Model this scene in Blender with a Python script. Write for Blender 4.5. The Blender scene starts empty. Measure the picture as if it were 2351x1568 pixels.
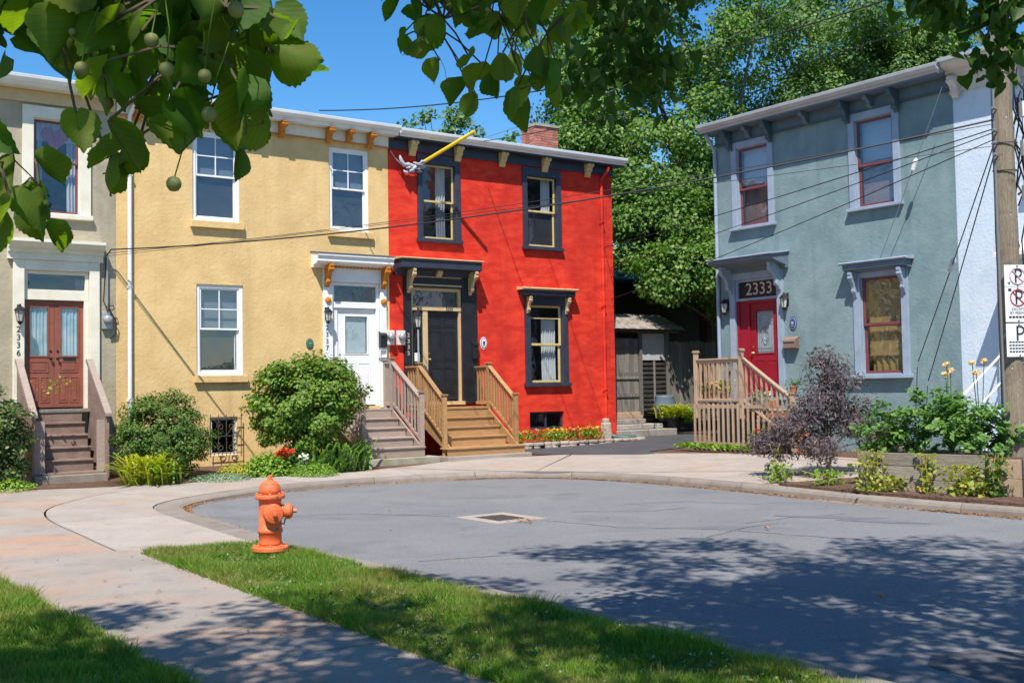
import bpy, math, random
import numpy as np
from mathutils import Vector, Matrix, noise
random.seed(7); RNG = np.random.default_rng(11)
R = math.radians
scene = bpy.context.scene
col = scene.collection

# ---------------------------------------------------------------- camera
cam = bpy.data.cameras.new('camera'); camo = bpy.data.objects.new('camera', cam); col.objects.link(camo)
scene.camera = camo
cam.sensor_width = 36.0; cam.lens = 36.0 * 2500.0 / 2351.0; cam.clip_start = 0.05; cam.clip_end = 4000
_p, _r = R(2.45), 0.0171
_F = Vector((0, math.cos(_p), math.sin(_p))); _U0 = Vector((0, -math.sin(_p), math.cos(_p))); _X = Vector((1, 0, 0))
_Rt = _X * math.cos(_r) - _U0 * math.sin(_r); _U = _U0 * math.cos(_r) + _X * math.sin(_r)
_m = Matrix((_Rt, _U, -_F)).transposed().to_4x4(); _m.translation = (0, 0, 1.75)
camo.matrix_world = _m
# ---------------------------------------------------------------- world, sun, exposure
SUN_EL = R(57); SUN_H = Vector((-0.12, -0.993, 0)).normalized()
SUN = Vector((SUN_H.x * math.cos(SUN_EL), SUN_H.y * math.cos(SUN_EL), math.sin(SUN_EL)))
world = bpy.data.worlds.new('World'); scene.world = world; world.use_nodes = True
wn = world.node_tree.nodes; wl = world.node_tree.links
for n in list(wn): wn.remove(n)
sky = wn.new('ShaderNodeTexSky'); sky.sky_type = 'NISHITA'; sky.sun_disc = False
sky.sun_elevation = SUN_EL; sky.sun_rotation = math.atan2(SUN_H.x, SUN_H.y)
sky.air_density = 1.0; sky.dust_density = 0.1; sky.ozone_density = 3.5; sky.altitude = 20
bg = wn.new('ShaderNodeBackground'); bg.inputs[1].default_value = 0.115
wo = wn.new('ShaderNodeOutputWorld'); hs = wn.new('ShaderNodeHueSaturation'); hs.inputs['Saturation'].default_value = 1.32; hs.inputs['Value'].default_value = 1.05; wl.new(sky.outputs[0], hs.inputs['Color']); wl.new(hs.outputs[0], bg.inputs[0]); wl.new(bg.outputs[0], wo.inputs[0])
sl = bpy.data.lights.new('sun', 'SUN'); sl.energy = 5.0; sl.angle = R(0.53); sl.color = (1.0, 0.95, 0.87)
so = bpy.data.objects.new('sun', sl); col.objects.link(so); so.location = (-5, -20, 40)
so.rotation_euler = (-SUN).to_track_quat('-Z', 'Y').to_euler()
scene.view_settings.view_transform = 'Standard'; scene.view_settings.look = 'None'
scene.view_settings.exposure = 0.56; scene.view_settings.gamma = 1.0
scene.render.engine = 'CYCLES'
scene.cycles.max_bounces = 6; scene.cycles.transparent_max_bounces = 10

# ================================================================ helpers
BASE = {}
def root_of(o):
    while o.parent: o = o.parent
    return o
def tag(o, label=None, cat=None, group=None, kind=None):
    if label: o['label'] = label
    if cat: o['category'] = cat
    if group: o['group'] = group
    if kind: o['kind'] = kind
    return o
class Fr:
    def __init__(s, x, y, deg): s.o = Vector((x, y, 0)); s.a = R(deg)
    def w(s, u, off=0.0, z=0.0):
        c, n = math.cos(s.a), math.sin(s.a)
        return Vector((s.o.x + u * c + off * n, s.o.y + u * n - off * c, z))
    def loc(s, P):
        d = Vector((P[0], P[1], 0)) - s.o; c, n = math.cos(s.a), math.sin(s.a)
        return d.x * c + d.y * n, d.x * n - d.y * c
L = Fr(-2.824, 25.17, 34.65)
RR = Fr(5.019, 26.132, -52.4)
W = Fr(0, 0, 0)
def thing(name, label, cat, fr=W, u=0.0, off=0.0, z=0.0, group=None):
    """an Empty at the thing's base; part meshes are written in (u, -off, z) of its frame"""
    o = bpy.data.objects.new(name, None); col.objects.link(o); o.empty_display_size = 0.2
    o.location = fr.w(u, off, z); o.rotation_euler = (0, 0, fr.a)
    BASE[o.name] = np.array((u, -off, z)); return tag(o, label, cat, group)
def base_of(p):
    if p is None: return np.zeros(3)
    return BASE.get(root_of(p).name, np.zeros(3))
def finish(me, name, mat, parent, bevel=0.0, smooth=False, sub=None):
    if mat: me.materials.append(mat)
    if smooth: me.polygons.foreach_set('use_smooth', np.ones(len(me.polygons), dtype=bool))
    o = bpy.data.objects.new(name, me); col.objects.link(o)
    if parent: o.parent = parent
    if bevel:
        b = o.modifiers.new('b', 'BEVEL'); b.width = bevel; b.segments = 2; b.limit_method = 'ANGLE'; b.angle_limit = R(40)
    return o
class MB:
    def __init__(s): s.v = []; s.f = []
    def add(s, vs, fs):
        n = len(s.v); s.v += [tuple(p) for p in vs]; s.f += [tuple(i + n for i in q) for q in fs]; return s
    def box(s, x0, x1, y0, y1, z0, z1):
        return s.add([(x0, y0, z0), (x1, y0, z0), (x1, y1, z0), (x0, y1, z0), (x0, y0, z1), (x1, y0, z1), (x1, y1, z1), (x0, y1, z1)],
                     [(3, 2, 1, 0), (4, 5, 6, 7), (0, 1, 5, 4), (1, 2, 6, 5), (2, 3, 7, 6), (3, 0, 4, 7)])
    def ring(s, x0, x1, z0, z1, w, y0, y1, wb=None, wt=None):
        wb = w if wb is None else wb; wt = w if wt is None else wt
        s.box(x0, x0 + w, y0, y1, z0, z1); s.box(x1 - w, x1, y0, y1, z0, z1)
        if wt: s.box(x0 + w, x1 - w, y0 + .001, y1 - .001, z1 - wt, z1)
        if wb: s.box(x0 + w, x1 - w, y0 + .001, y1 - .001, z0, z0 + wb)
        return s
    def prism(s, poly, a0, a1, axis='x'):
        """poly extruded along axis: 'x' poly is (y,z); 'z' poly is (x,y); 'y' poly is (x,z)"""
        n = len(poly)
        mk = {'x': lambda p, a: (a, p[0], p[1]), 'z': lambda p, a: (p[0], p[1], a), 'y': lambda p, a: (p[0], a, p[1])}[axis]
        vs = [mk(p, a0) for p in poly] + [mk(p, a1) for p in poly]
        fs = [tuple(range(n))[::-1], tuple(range(n, 2 * n))] + [(i, (i + 1) % n, n + (i + 1) % n, n + i) for i in range(n)]
        return s.add(vs, fs)
    def tube(s, pts, rad, n=8, cap=True):
        pts = [Vector(p) for p in pts]; m = len(pts)
        if not hasattr(rad, '__len__'): rad = [rad] * m
        up = None; vs = []
        for i, p in enumerate(pts):
            d = (pts[min(i + 1, m - 1)] - pts[max(i - 1, 0)])
            d = d.normalized() if d.length > 1e-9 else Vector((0, 0, 1))
            if up is None: up = d.orthogonal().normalized()
            up = (up - d * up.dot(d)); up = up.normalized() if up.length > 1e-6 else d.orthogonal().normalized()
            sd = d.cross(up)
            for k in range(n):
                a = 2 * math.pi * k / n; vs.append(p + (up * math.cos(a) + sd * math.sin(a)) * rad[i])
        fs = [(i * n + k, i * n + (k + 1) % n, (i + 1) * n + (k + 1) % n, (i + 1) * n + k) for i in range(m - 1) for k in range(n)]
        if cap: fs += [tuple(range(n))[::-1], tuple(range((m - 1) * n, m * n))]
        return s.add(vs, fs)
    def lathe(s, prof, c=(0, 0, 0), n=24, axis=None, rib=None):
        c = Vector(c); ax = Vector(axis).normalized() if axis else Vector((0, 0, 1))
        e1 = ax.orthogonal().normalized() if axis else Vector((1, 0, 0)); e2 = ax.cross(e1)
        vs = []
        for (r, h) in prof:
            for k in range(n):
                a = 2 * math.pi * k / n; rr = r * (rib(a, h) if rib else 1)
                vs.append(c + ax * h + (e1 * math.cos(a) + e2 * math.sin(a)) * rr)
        m = len(prof)
        fs = [(i * n + k, i * n + (k + 1) % n, (i + 1) * n + (k + 1) % n, (i + 1) * n + k) for i in range(m - 1) for k in range(n)]
        fs += [tuple(range(n))[::-1], tuple(range((m - 1) * n, m * n))]
        return s.add(vs, fs)
    def obj(s, name, mat, parent=None, bevel=0.0, smooth=False):
        b = base_of(parent)
        me = bpy.data.meshes.new(name); me.from_pydata([(x - b[0], y - b[1], z - b[2]) for x, y, z in s.v], [], s.f); me.update()
        return finish(me, name, mat, parent, bevel, smooth)
def box(name, mat, parent, x0, x1, y0, y1, z0, z1, bevel=0.0): return MB().box(x0, x1, y0, y1, z0, z1).obj(name, mat, parent, bevel)
def inst(src, name, parent, loc=(0, 0, 0), rot=None, sc=None):
    """another object on the same mesh data; loc is relative to the source mesh"""
    o = bpy.data.objects.new(name, src.data); col.objects.link(o); o.parent = parent; o.location = loc
    for m in src.modifiers:
        b = o.modifiers.new('b', 'BEVEL'); b.width = m.width; b.segments = m.segments; b.limit_method = 'ANGLE'; b.angle_limit = m.angle_limit
    if rot: o.rotation_euler = rot
    if sc: o.scale = sc
    return o
def fast(name, V, F, mat, parent=None, smooth=False, base=None):
    V = np.asarray(V, dtype=np.float32); F = np.asarray(F, dtype=np.int32); k = F.shape[1]
    V = V - (base_of(parent) if base is None else np.asarray(base))
    me = bpy.data.meshes.new(name); me.vertices.add(len(V)); me.vertices.foreach_set('co', V.astype(np.float32).ravel())
    me.loops.add(F.size); me.loops.foreach_set('vertex_index', F.ravel())
    me.polygons.add(len(F)); me.polygons.foreach_set('loop_start', np.arange(0, F.size, k, dtype=np.int32))
    try: me.polygons.foreach_set('loop_total', np.full(len(F), k, dtype=np.int32))
    except Exception: pass
    me.update(calc_edges=True); me.validate()
    return finish(me, name, mat, parent, 0, smooth)

# ================================================================ materials
MT = {}
def nt(name):
    m = bpy.data.materials.new(name); m.use_nodes = True; t = m.node_tree
    for n in list(t.nodes): t.nodes.remove(n)
    return m, t
def N(t, typ, **kw):
    n = t.nodes.new(typ)
    for k, v in kw.items():
        if hasattr(n, k): setattr(n, k, v)
    return n
def mix(t, a, b, fac, blend='MIX'):
    n = N(t, 'ShaderNodeMix', data_type='RGBA', blend_type=blend)
    for i, x in ((0, fac), (6, a), (7, b)):
        if hasattr(x, 'links') or isinstance(x, bpy.types.NodeSocket): t.links.new(x, n.inputs[i])
        elif i == 0: n.inputs[0].default_value = x
        else: n.inputs[i].default_value = (*x, 1)
    return n.outputs[2]
def tex(t, scale, detail=5, rough=.55, stretch=None, dist=0.0, typ='noise', lo=.35, hi=.65, obj=False):
    if obj: co = N(t, 'ShaderNodeTexCoord').outputs['Object']
    else: co = N(t, 'ShaderNodeNewGeometry').outputs['Position']
    if stretch:
        mp = N(t, 'ShaderNodeMapping'); mp.inputs['Scale'].default_value = stretch; t.links.new(co, mp.inputs[0]); co = mp.outputs[0]
    if typ == 'noise':
        n = N(t, 'ShaderNodeTexNoise'); n.inputs['Scale'].default_value = scale; n.inputs['Detail'].default_value = detail
        n.inputs['Roughness'].default_value = rough; n.inputs['Distortion'].default_value = dist; out = n.outputs[0]
    else:
        n = N(t, 'ShaderNodeTexVoronoi'); n.inputs['Scale'].default_value = scale; out = n.outputs[0]
        if typ == 'edge': n.feature = 'DISTANCE_TO_EDGE'
    t.links.new(co, n.inputs['Vector'])
    r = N(t, 'ShaderNodeMapRange'); r.inputs[1].default_value = lo; r.inputs[2].default_value = hi; t.links.new(out, r.inputs[0])
    return r.outputs[0]
def surf(name, c1, c2=None, scale=3, rough=.8, bump=.0, bscale=30, c3=None, s3=.6, lo3=.55, hi3=.75, stretch=None, metal=0.0, spec=.4, island=0.0, bdist=.02, fine=0.0, streak=None, agg=False):
    m, t = nt(name); b = N(t, 'ShaderNodeBsdfPrincipled'); o = N(t, 'ShaderNodeOutputMaterial'); t.links.new(b.outputs[0], o.inputs[0])
    b.inputs['Roughness'].default_value = rough; b.inputs['Metallic'].default_value = metal; b.inputs['Specular IOR Level'].default_value = spec
    c = None
    if c2: c = mix(t, c1, c2, tex(t, scale, stretch=stretch))
    if c3: c = mix(t, c if c is not None else c1, c3, tex(t, s3, 6, .6, dist=.4, lo=lo3, hi=hi3))
    if streak: c = mix(t, c, streak, tex(t, 1.0, 6, .65, stretch=(3.2, 3.2, .22), dist=.3, lo=.52, hi=.95)); c = mix(t, c, streak, tex(t, 7, 6, .7, lo=.60, hi=.95))
    if fine:
        f = tex(t, 140, 2, .7, lo=.3, hi=.7); mm = N(t, 'ShaderNodeMapRange'); mm.inputs[3].default_value = 1 - fine; mm.inputs[4].default_value = 1 + fine * .6; t.links.new(f, mm.inputs[0])
        vm = N(t, 'ShaderNodeVectorMath', operation='SCALE')
        if c is None:
            rgb = N(t, 'ShaderNodeRGB'); rgb.outputs[0].default_value = (*c1, 1); c = rgb.outputs[0]
        t.links.new(c, vm.inputs[0]); t.links.new(mm.outputs[0], vm.inputs[3]); c = vm.outputs[0]
    if agg:
        c = mix(t, c, (.085, .085, .088), tex(t, 34, 8, .85, lo=.50, hi=.66)); c = mix(t, c, (.48, .47, .46), tex(t, 46, 8, .85, lo=.56, hi=.68)); c = mix(t, c, (.155, .155, .16), tex(t, 8, 6, .75, lo=.50, hi=.75))
        c = mix(t, c, (.10, .10, .108), tex(t, .35, 7, .7, stretch=(1, 2.5, 1), dist=1.0, lo=.56, hi=.78)); c = mix(t, c, (.25, .245, .24), tex(t, .9, 8, .75, dist=.6, lo=.58, hi=.8)); c = mix(t, c, (.24, .19, .14), tex(t, 2.3, 7, .75, lo=.66, hi=.85))
    if island:
        oi = N(t, 'ShaderNodeObjectInfo'); mm = N(t, 'ShaderNodeMapRange'); mm.inputs[3].default_value = 1 - island; mm.inputs[4].default_value = 1 + island; t.links.new(oi.outputs['Random'], mm.inputs[0])
        vm = N(t, 'ShaderNodeVectorMath', operation='SCALE')
        if c is None:
            rgb = N(t, 'ShaderNodeRGB'); rgb.outputs[0].default_value = (*c1, 1); c = rgb.outputs[0]
        t.links.new(c, vm.inputs[0]); t.links.new(mm.outputs[0], vm.inputs[3]); c = vm.outputs[0]
    if c is None: b.inputs[0].default_value = (*c1, 1)
    else: t.links.new(c, b.inputs[0])
    if bump:
        bp = N(t, 'ShaderNodeBump'); bp.inputs['Strength'].default_value = bump; bp.inputs['Distance'].default_value = bdist
        t.links.new(tex(t, bscale, 4, .6, stretch=stretch, lo=.2, hi=.8), bp.inputs['Height']); t.links.new(bp.outputs[0], b.inputs['Normal'])
    MT[name] = m; return m
def foliage(name, c1, c2, c3=None, trans=.35, rough=.5, spec=.35, patch=None):
    """per-leaf colour from Random Per Island, translucent"""
    m, t = nt(name); o = N(t, 'ShaderNodeOutputMaterial'); b = N(t, 'ShaderNodeBsdfPrincipled'); b.inputs['Roughness'].default_value = rough; b.inputs['Specular IOR Level'].default_value = spec
    g = N(t, 'ShaderNodeNewGeometry'); rp = N(t, 'ShaderNodeValToRGB'); t.links.new(g.outputs['Random Per Island'], rp.inputs[0])
    e = rp.color_ramp.elements; e[0].color = (*c1, 1); e[1].color = (*c2, 1); e[1].position = .8
    if c3: x = rp.color_ramp.elements.new(.97); x.color = (*c3, 1)
    c = rp.outputs[0]
    if patch: c = mix(t, c, patch[0], tex(t, patch[1], 6, .7, lo=.46, hi=.68))
    t.links.new(c, b.inputs[0]); tr = N(t, 'ShaderNodeBsdfTranslucent'); vm = mix(t, c, (.75, 1.0, .12), 1.0, 'MULTIPLY')
    sc = N(t, 'ShaderNodeVectorMath', operation='SCALE'); sc.inputs[3].default_value = 1.6; t.links.new(vm, sc.inputs[0]); t.links.new(sc.outputs[0], tr.inputs[0])
    ms = N(t, 'ShaderNodeMixShader'); ms.inputs[0].default_value = trans; t.links.new(b.outputs[0], ms.inputs[1]); t.links.new(tr.outputs[0], ms.inputs[2]); t.links.new(ms.outputs[0], o.inputs[0])
    MT[name] = m; return m
def glassmat(name, tint=(.75, .8, .8), refl=.12, rough=.02):
    m, t = nt(name); o = N(t, 'ShaderNodeOutputMaterial'); tr = N(t, 'ShaderNodeBsdfTransparent'); tr.inputs[0].default_value = (*tint, 1)
    gl = N(t, 'ShaderNodeBsdfGlossy'); gl.inputs['Roughness'].default_value = rough; gl.inputs[0].default_value = (.95, .97, 1, 1)
    bp = N(t, 'ShaderNodeBump'); bp.inputs['Strength'].default_value = .05; bp.inputs['Distance'].default_value = .05
    t.links.new(tex(t, 2.2, 2, .5), bp.inputs['Height']); t.links.new(bp.outputs[0], gl.inputs['Normal'])
    lw_ = N(t, 'ShaderNodeLayerWeight'); lw_.inputs[0].default_value = .5; pw_ = N(t, 'ShaderNodeMath', operation='POWER'); pw_.inputs[1].default_value = 5; t.links.new(lw_.outputs['Facing'], pw_.inputs[0])
    ad = N(t, 'ShaderNodeMath', operation='MULTIPLY_ADD'); ad.inputs[1].default_value = .85; ad.inputs[2].default_value = refl + .03; t.links.new(pw_.outputs[0], ad.inputs[0])
    ms = N(t, 'ShaderNodeMixShader'); t.links.new(ad.outputs[0], ms.inputs[0]); t.links.new(tr.outputs[0], ms.inputs[1]); t.links.new(gl.outputs[0], ms.inputs[2]); t.links.new(ms.outputs[0], o.inputs[0])
    MT[name] = m; return m

STUC = dict(rough=.9, bump=.20, bscale=15, bdist=.03, spec=.2)
surf('stucco_yellow', (.63, .425, .185), (.71, .50, .23), 2.2, c3=(.53, .36, .16), s3=.5, lo3=.58, hi3=.85, streak=(.44, .30, .15), **STUC)
surf('stucco_red', (.56, .026, .015), (.74, .055, .026), 2.6, c3=(.42, .024, .018), s3=1.0, lo3=.48, hi3=.75, stretch=(1, 1, 2.5), streak=(.40, .022, .018), **STUC)
surf('stucco_teal', (.165, .235, .248), (.215, .29, .30), 2.4, c3=(.12, .18, .195), s3=.9, lo3=.52, hi3=.8, streak=(.12, .18, .175), **STUC)
surf('stucco_white', (.52, .60, .68), (.57, .64, .71), 2, c3=(.45, .53, .63), s3=.6, streak=(.40, .46, .53), **STUC)
surf('stucco_grey', (.42, .36, .255), (.36, .31, .22), 2.5, c3=(.25, .23, .16), s3=1.3, lo3=.5, hi3=.75, streak=(.20, .18, .13), **STUC)
surf('white_paint', (.80, .80, .79), (.74, .74, .73), 5, .45, .1, 60)
surf('cream_paint', (.76, .72, .60), (.68, .63, .50), 4, .5, .15, 50)
surf('old_white', (.62, .57, .50), (.54, .48, .42), 3, .7, .3, 25, c3=(.36, .27, .21), s3=1.4, lo3=.56, hi3=.7)
surf('navy_paint', (.030, .034, .052), (.040, .045, .066), 5, .45, .1, 50)
surf('black_paint', (.012, .013, .016), (.02, .021, .026), 5, .35, .1, 50)
surf('gold_paint', (.55, .40, .16), (.62, .47, .21), 6, .5, .2, 60)
surf('tan_paint', (.58, .43, .24), (.52, .38, .20), 6, .5, .15, 60)
surf('orange_paint', (.55, .20, .015), (.48, .16, .012), 8, .5, .2, 60)
surf('brick_red_paint', (.27, .085, .055), (.22, .07, .045), 4, .5, .15, 50)
surf('crimson_paint', (.30, .012, .028), (.25, .01, .022), 4, .35, .1, 50)
surf('dull_red_paint', (.19, .052, .06), (.15, .042, .05), 6, .5, .15, 50)
surf('slate_blue_paint', (.125, .17, .215), (.10, .14, .18), 4, .55, .2, 50)
surf('pale_blue_paint', (.30, .36, .44), (.25, .31, .39), 4, .55, .2, 50)
surf('dark_teal_paint', (.055, .10, .12), (.045, .08, .10), 4, .5, .2, 50)
surf('gutter_white', (.78, .79, .80), (.70, .71, .72), 2, .35, .05, 20)
surf('gutter_grey', (.46, .46, .47), (.38, .38, .39), 3, .5, .1, 30)
surf('roof_grey', (.36, .36, .36), (.28, .28, .29), 20, .9, .5, 40)
surf('roof_dark', (.06, .06, .065), (.09, .09, .095), 20, .9, .5, 40)
surf('roof_blue', (.06, .11, .17), (.08, .14, .21), 3, .5, .2, 20)
surf('cedar', (.33, .185, .078), (.41, .235, .10), 5, .65, .35, 12, stretch=(1, 1, 8), island=.13)
surf('weathered', (.36, .28, .235), (.29, .225, .19), 6, .8, .35, 14, stretch=(1, 1, 7), island=.14)
surf('weathered_tan', (.42, .29, .195), (.35, .245, .165), 6, .8, .35, 14, stretch=(6, 6, 1), island=.16)
surf('brown_steps', (.19, .125, .10), (.25, .175, .145), 5, .75, .3, 20, island=.1)
surf('grey_board', (.15, .135, .12), (.22, .20, .175), 5, .85, .4, 12, stretch=(7, 7, .8), island=.25)
surf('bed_board', (.20, .165, .125), (.27, .225, .17), 4, .85, .4, 12, stretch=(1, 1, 6), island=.15)
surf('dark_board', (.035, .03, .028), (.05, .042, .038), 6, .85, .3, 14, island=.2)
surf('shingle', (.22, .19, .165), (.33, .29, .25), 8, .9, .4, 30, island=.3)
surf('brick', (.38, .13, .095), (.46, .19, .145), 14, .9, .4, 40, island=.25)
surf('mortar', (.45, .39, .35), (.38, .33, .30), 20, .95, .3, 40)
surf('stone', (.33, .265, .22), (.42, .35, .30), 7, .9, .6, 14, island=.25)
surf('flagstone', (.34, .31, .275), (.26, .235, .21), 6, .9, .5, 14, island=.15)
surf('concrete', (.33, .28, .24), (.38, .328, .285), 1.6, .9, .3, 60, c3=(.42, .285, .20), s3=.7, lo3=.52, hi3=.8, island=.05, fine=.22, streak=(.21, .17, .14), bdist=.008)
surf('concrete_path', (.28, .24, .205), (.33, .285, .245), 1.2, .92, .35, 70, c3=(.40, .24, .155), s3=.5, lo3=.44, hi3=.68, island=.06, fine=.25, streak=(.19, .155, .125), bdist=.008)
surf('concrete_kerb', (.27, .228, .19), (.225, .19, .158), 2.5, .9, .45, 45, c3=(.24, .195, .155), s3=1.6, lo3=.5, hi3=.75, island=.08, fine=.3, streak=(.13, .105, .085), bdist=.012)
surf('concrete_base', (.38, .34, .27), (.31, .28, .21), 4, .92, .4, 40, c3=(.22, .22, .12), s3=2, lo3=.5, hi3=.75)
surf('joint_dirt', (.14, .10, .07), (.20, .15, .10), 12, .95, .4, 60)
surf('asphalt', agg=True, c1=(.19, .19, .196), c2=(.22, .22, .223), scale=.55, rough=.86, bump=.5, bscale=160, c3=(.135, .137, .15), s3=.8, lo3=.55, hi3=.8, fine=.38, bdist=.006, spec=.3)
surf('asphalt_new', (.055, .056, .062), (.075, .076, .082), 2, .85, .4, 120, fine=.35, bdist=.006)
surf('asphalt_patch', (.075, .077, .085), (.10, .10, .108), 2, .85, .4, 120, fine=.3, bdist=.006)
surf('soil', (.085, .048, .032), (.14, .075, .048), 14, .95, .7, 30, c3=(.20, .12, .08), s3=3, bdist=.04)
surf('turf', (.07, .10, .02), (.11, .12, .035), 5, .95, .5, 60, c3=(.22, .19, .09), s3=1.3, lo3=.55, hi3=.75)
surf('hydrant_orange', (.66, .115, .03), (.74, .17, .06), 9, .55, .3, 60, c3=(.20, .075, .04), s3=9, lo3=.58, hi3=.68, bdist=.006, streak=(.66, .28, .17))
surf('iron', (.05, .045, .042), (.10, .08, .07), 14, .7, .3, 40)
surf('black_metal', (.015, .015, .016), None, 1, .4)
surf('galvanised', (.42, .43, .44), (.34, .35, .36), 8, .4, .1, 40, metal=.4)
surf('meter_white', (.70, .69, .66), (.60, .59, .56), 8, .45)
surf('pole_wood', (.24, .185, .13), (.34, .275, .20), 5, .9, .7, 16, c3=(.15, .115, .085), s3=3, lo3=.55, hi3=.75, stretch=(9, 9, .7), bdist=.03)
surf('cable', (.012, .012, .014), None, 1, .6)
surf('cable_grey', (.16, .17, .18), None, 1, .6)
surf('flag_pole_yellow', (.75, .52, .02), (.68, .45, .015), 6, .4)
surf('flag_cloth', (.50, .48, .52), (.28, .27, .33), 12, .8)
surf('lamp_glass', (.45, .45, .40), None, 1, .2)
surf('bark', (.10, .075, .055), (.16, .125, .09), 8, .95, .8, 14, stretch=(4, 4, 1), bdist=.04)
surf('twig', (.07, .055, .032), (.11, .085, .05), 12, .8)
surf('curtain_white', (.72, .72, .72), (.62, .63, .66), 4, .9)
surf('curtain_blue', (.30, .47, .53), (.47, .58, .66), 5, .9)
surf('lace', (.55, .55, .62), (.68, .66, .70), 30, .9)
surf('heart_red', (.36, .07, .10), (.50, .16, .20), 24, .8)
surf('blind_tan', (.42, .27, .10), (.36, .225, .08), 3, .9, stretch=(1, 1, 20))
surf('blind_grey', (.58, .66, .70), (.48, .56, .60), 4, .9, stretch=(1, 1, 22))
surf('blind_pink', (.34, .25, .23), (.28, .20, .19), 4, .9)
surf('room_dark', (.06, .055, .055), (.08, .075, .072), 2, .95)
surf('screen', (.17, .16, .165), (.14, .13, .14), 5, .7)
surf('plaque_blue', (.03, .05, .16), None, 1, .4)
surf('plaque_white', (.78, .78, .76), None, 1, .5)
surf('plaque_green', (.02, .11, .07), None, 1, .4)
surf('sign_white', (.72, .73, .74), (.66, .67, .68), 3, .4)
surf('sign_red', (.40, .02, .04), None, 1, .45)
surf('sign_faded', (.52, .33, .34), None, 1, .5)
surf('sign_black', (.025, .025, .03), None, 1, .5)
surf('number_pale', (.55, .50, .40), None, 1, .5)
surf('panel_white', (.46, .46, .47), (.42, .40, .40), 3, .7)
surf('green_plastic', (.06, .13, .11), None, 1, .5)
surf('terracotta', (.42, .15, .07), (.36, .12, .06), 6, .85)
surf('pot_white', (.75, .77, .80), None, 1, .5)
surf('fruit_green', (.13, .145, .035), (.20, .21, .07), 60, .6)
surf('brass', (.55, .38, .12), None, 1, .3, metal=.8)
glassmat('glass', (.88, .9, .9), refl=.03); glassmat('glass_sky', (.85, .86, .88), .06); glassmat('glass_dim', (.7, .72, .74), .05)
def linden_mat():
    m, t = nt('leaf_linden'); o = N(t, 'ShaderNodeOutputMaterial'); b = N(t, 'ShaderNodeBsdfPrincipled'); b.inputs['Roughness'].default_value = .62; b.inputs['Specular IOR Level'].default_value = .22
    oi = N(t, 'ShaderNodeObjectInfo'); rp = N(t, 'ShaderNodeValToRGB'); t.links.new(oi.outputs['Random'], rp.inputs[0]); e = rp.color_ramp.elements; e[0].color = (.045, .11, .012, 1); e[1].color = (.095, .19, .025, 1)
    x = rp.color_ramp.elements.new(.93); x.color = (.14, .17, .03, 1)
    tc = N(t, 'ShaderNodeTexCoord'); sp = N(t, 'ShaderNodeSeparateXYZ'); t.links.new(tc.outputs['Object'], sp.inputs[0])
    def M(op, a, b_=None):
        n = N(t, 'ShaderNodeMath', operation=op)
        for k, q in ((0, a), (1, b_)):
            if q is None: continue
            if isinstance(q, (int, float)): n.inputs[k].default_value = q
            else: t.links.new(q, n.inputs[k])
        return n.outputs[0]
    ax = M('ABSOLUTE', sp.outputs[0]); v = M('ADD', M('MULTIPLY', sp.outputs[2], 7.5), M('MULTIPLY', ax, 6.5)); fr = M('ABSOLUTE', M('SUBTRACT', M('FRACT', v), .5)); vein = M('MAXIMUM', M('LESS_THAN', fr, .045), M('LESS_THAN', ax, .014))
    c = mix(t, rp.outputs[0], (.12, .20, .05), M('MULTIPLY', vein, .3)); c = mix(t, c, (.15, .13, .03), tex(t, 30, 5, .6, lo=.6, hi=.8))
    t.links.new(c, b.inputs[0]); bp = N(t, 'ShaderNodeBump'); bp.inputs['Strength'].default_value = .12; bp.inputs['Distance'].default_value = .003; t.links.new(M('ABSOLUTE', M('SUBTRACT', fr, .0)), bp.inputs['Height']); t.links.new(bp.outputs[0], b.inputs['Normal'])
    tr = N(t, 'ShaderNodeBsdfTranslucent'); tr.inputs[0].default_value = (.10, .22, .012, 1); t.links.new(mix(t, mix(t, c, (2.4, 2.9, .35), 1.0, 'MULTIPLY'), (.05, .09, .01), M('MULTIPLY', vein, .6)), tr.inputs[0])
    ms = N(t, 'ShaderNodeMixShader'); ms.inputs[0].default_value = .5; t.links.new(b.outputs[0], ms.inputs[1]); t.links.new(tr.outputs[0], ms.inputs[2]); t.links.new(ms.outputs[0], o.inputs[0]); MT['leaf_linden'] = m
linden_mat()
foliage('leaf_crown', (.035, .085, .012), (.065, .13, .02), None, .40)
foliage('leaf_brown', (.42, .20, .09), (.50, .27, .14), None, .2)
foliage('leaf_tree', (.06, .135, .024), (.14, .245, .042), (.26, .34, .08), .36)
foliage('leaf_tree_blue', (.065, .135, .042), (.135, .23, .068), (.23, .31, .09), .34)
foliage('leaf_hedge', (.075, .16, .018), (.17, .28, .035), (.24, .18, .05), .30)
foliage('leaf_dark', (.05, .11, .018), (.11, .19, .03), (.14, .18, .04), .28)
foliage('leaf_rose', (.05, .10, .025), (.10, .17, .05), (.25, .20, .08), .25)
foliage('leaf_bright', (.13, .24, .02), (.22, .34, .04), None, .3)
foliage('leaf_yellow', (.36, .36, .03), (.50, .46, .05), (.24, .30, .03), .3)
foliage('leaf_iris', (.10, .21, .035), (.22, .34, .09), None, .3)
foliage('leaf_silver', (.16, .27, .17), (.22, .33, .20), None, .2)
foliage('leaf_purple', (.07, .048, .06), (.145, .11, .125), (.21, .165, .17), .24)
foliage('leaf_dahlia', (.075, .17, .03), (.15, .27, .06), None, .3)
foliage('leaf_vine', (.17, .24, .03), (.40, .36, .06), (.5, .38, .08), .3)
foliage('petal_orange', (.80, .32, .12), (.85, .45, .22), None, .3)
foliage('petal_yellow', (.80, .38, .02), (.80, .58, .03), None, .3)
foliage('petal_red', (.45, .02, .01), (.58, .05, .02), None, .2)
foliage('petal_white', (.75, .75, .75), (.82, .82, .84), None, .2)
foliage('petal_peach', (.80, .50, .30), (.85, .60, .42), None, .3)
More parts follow.
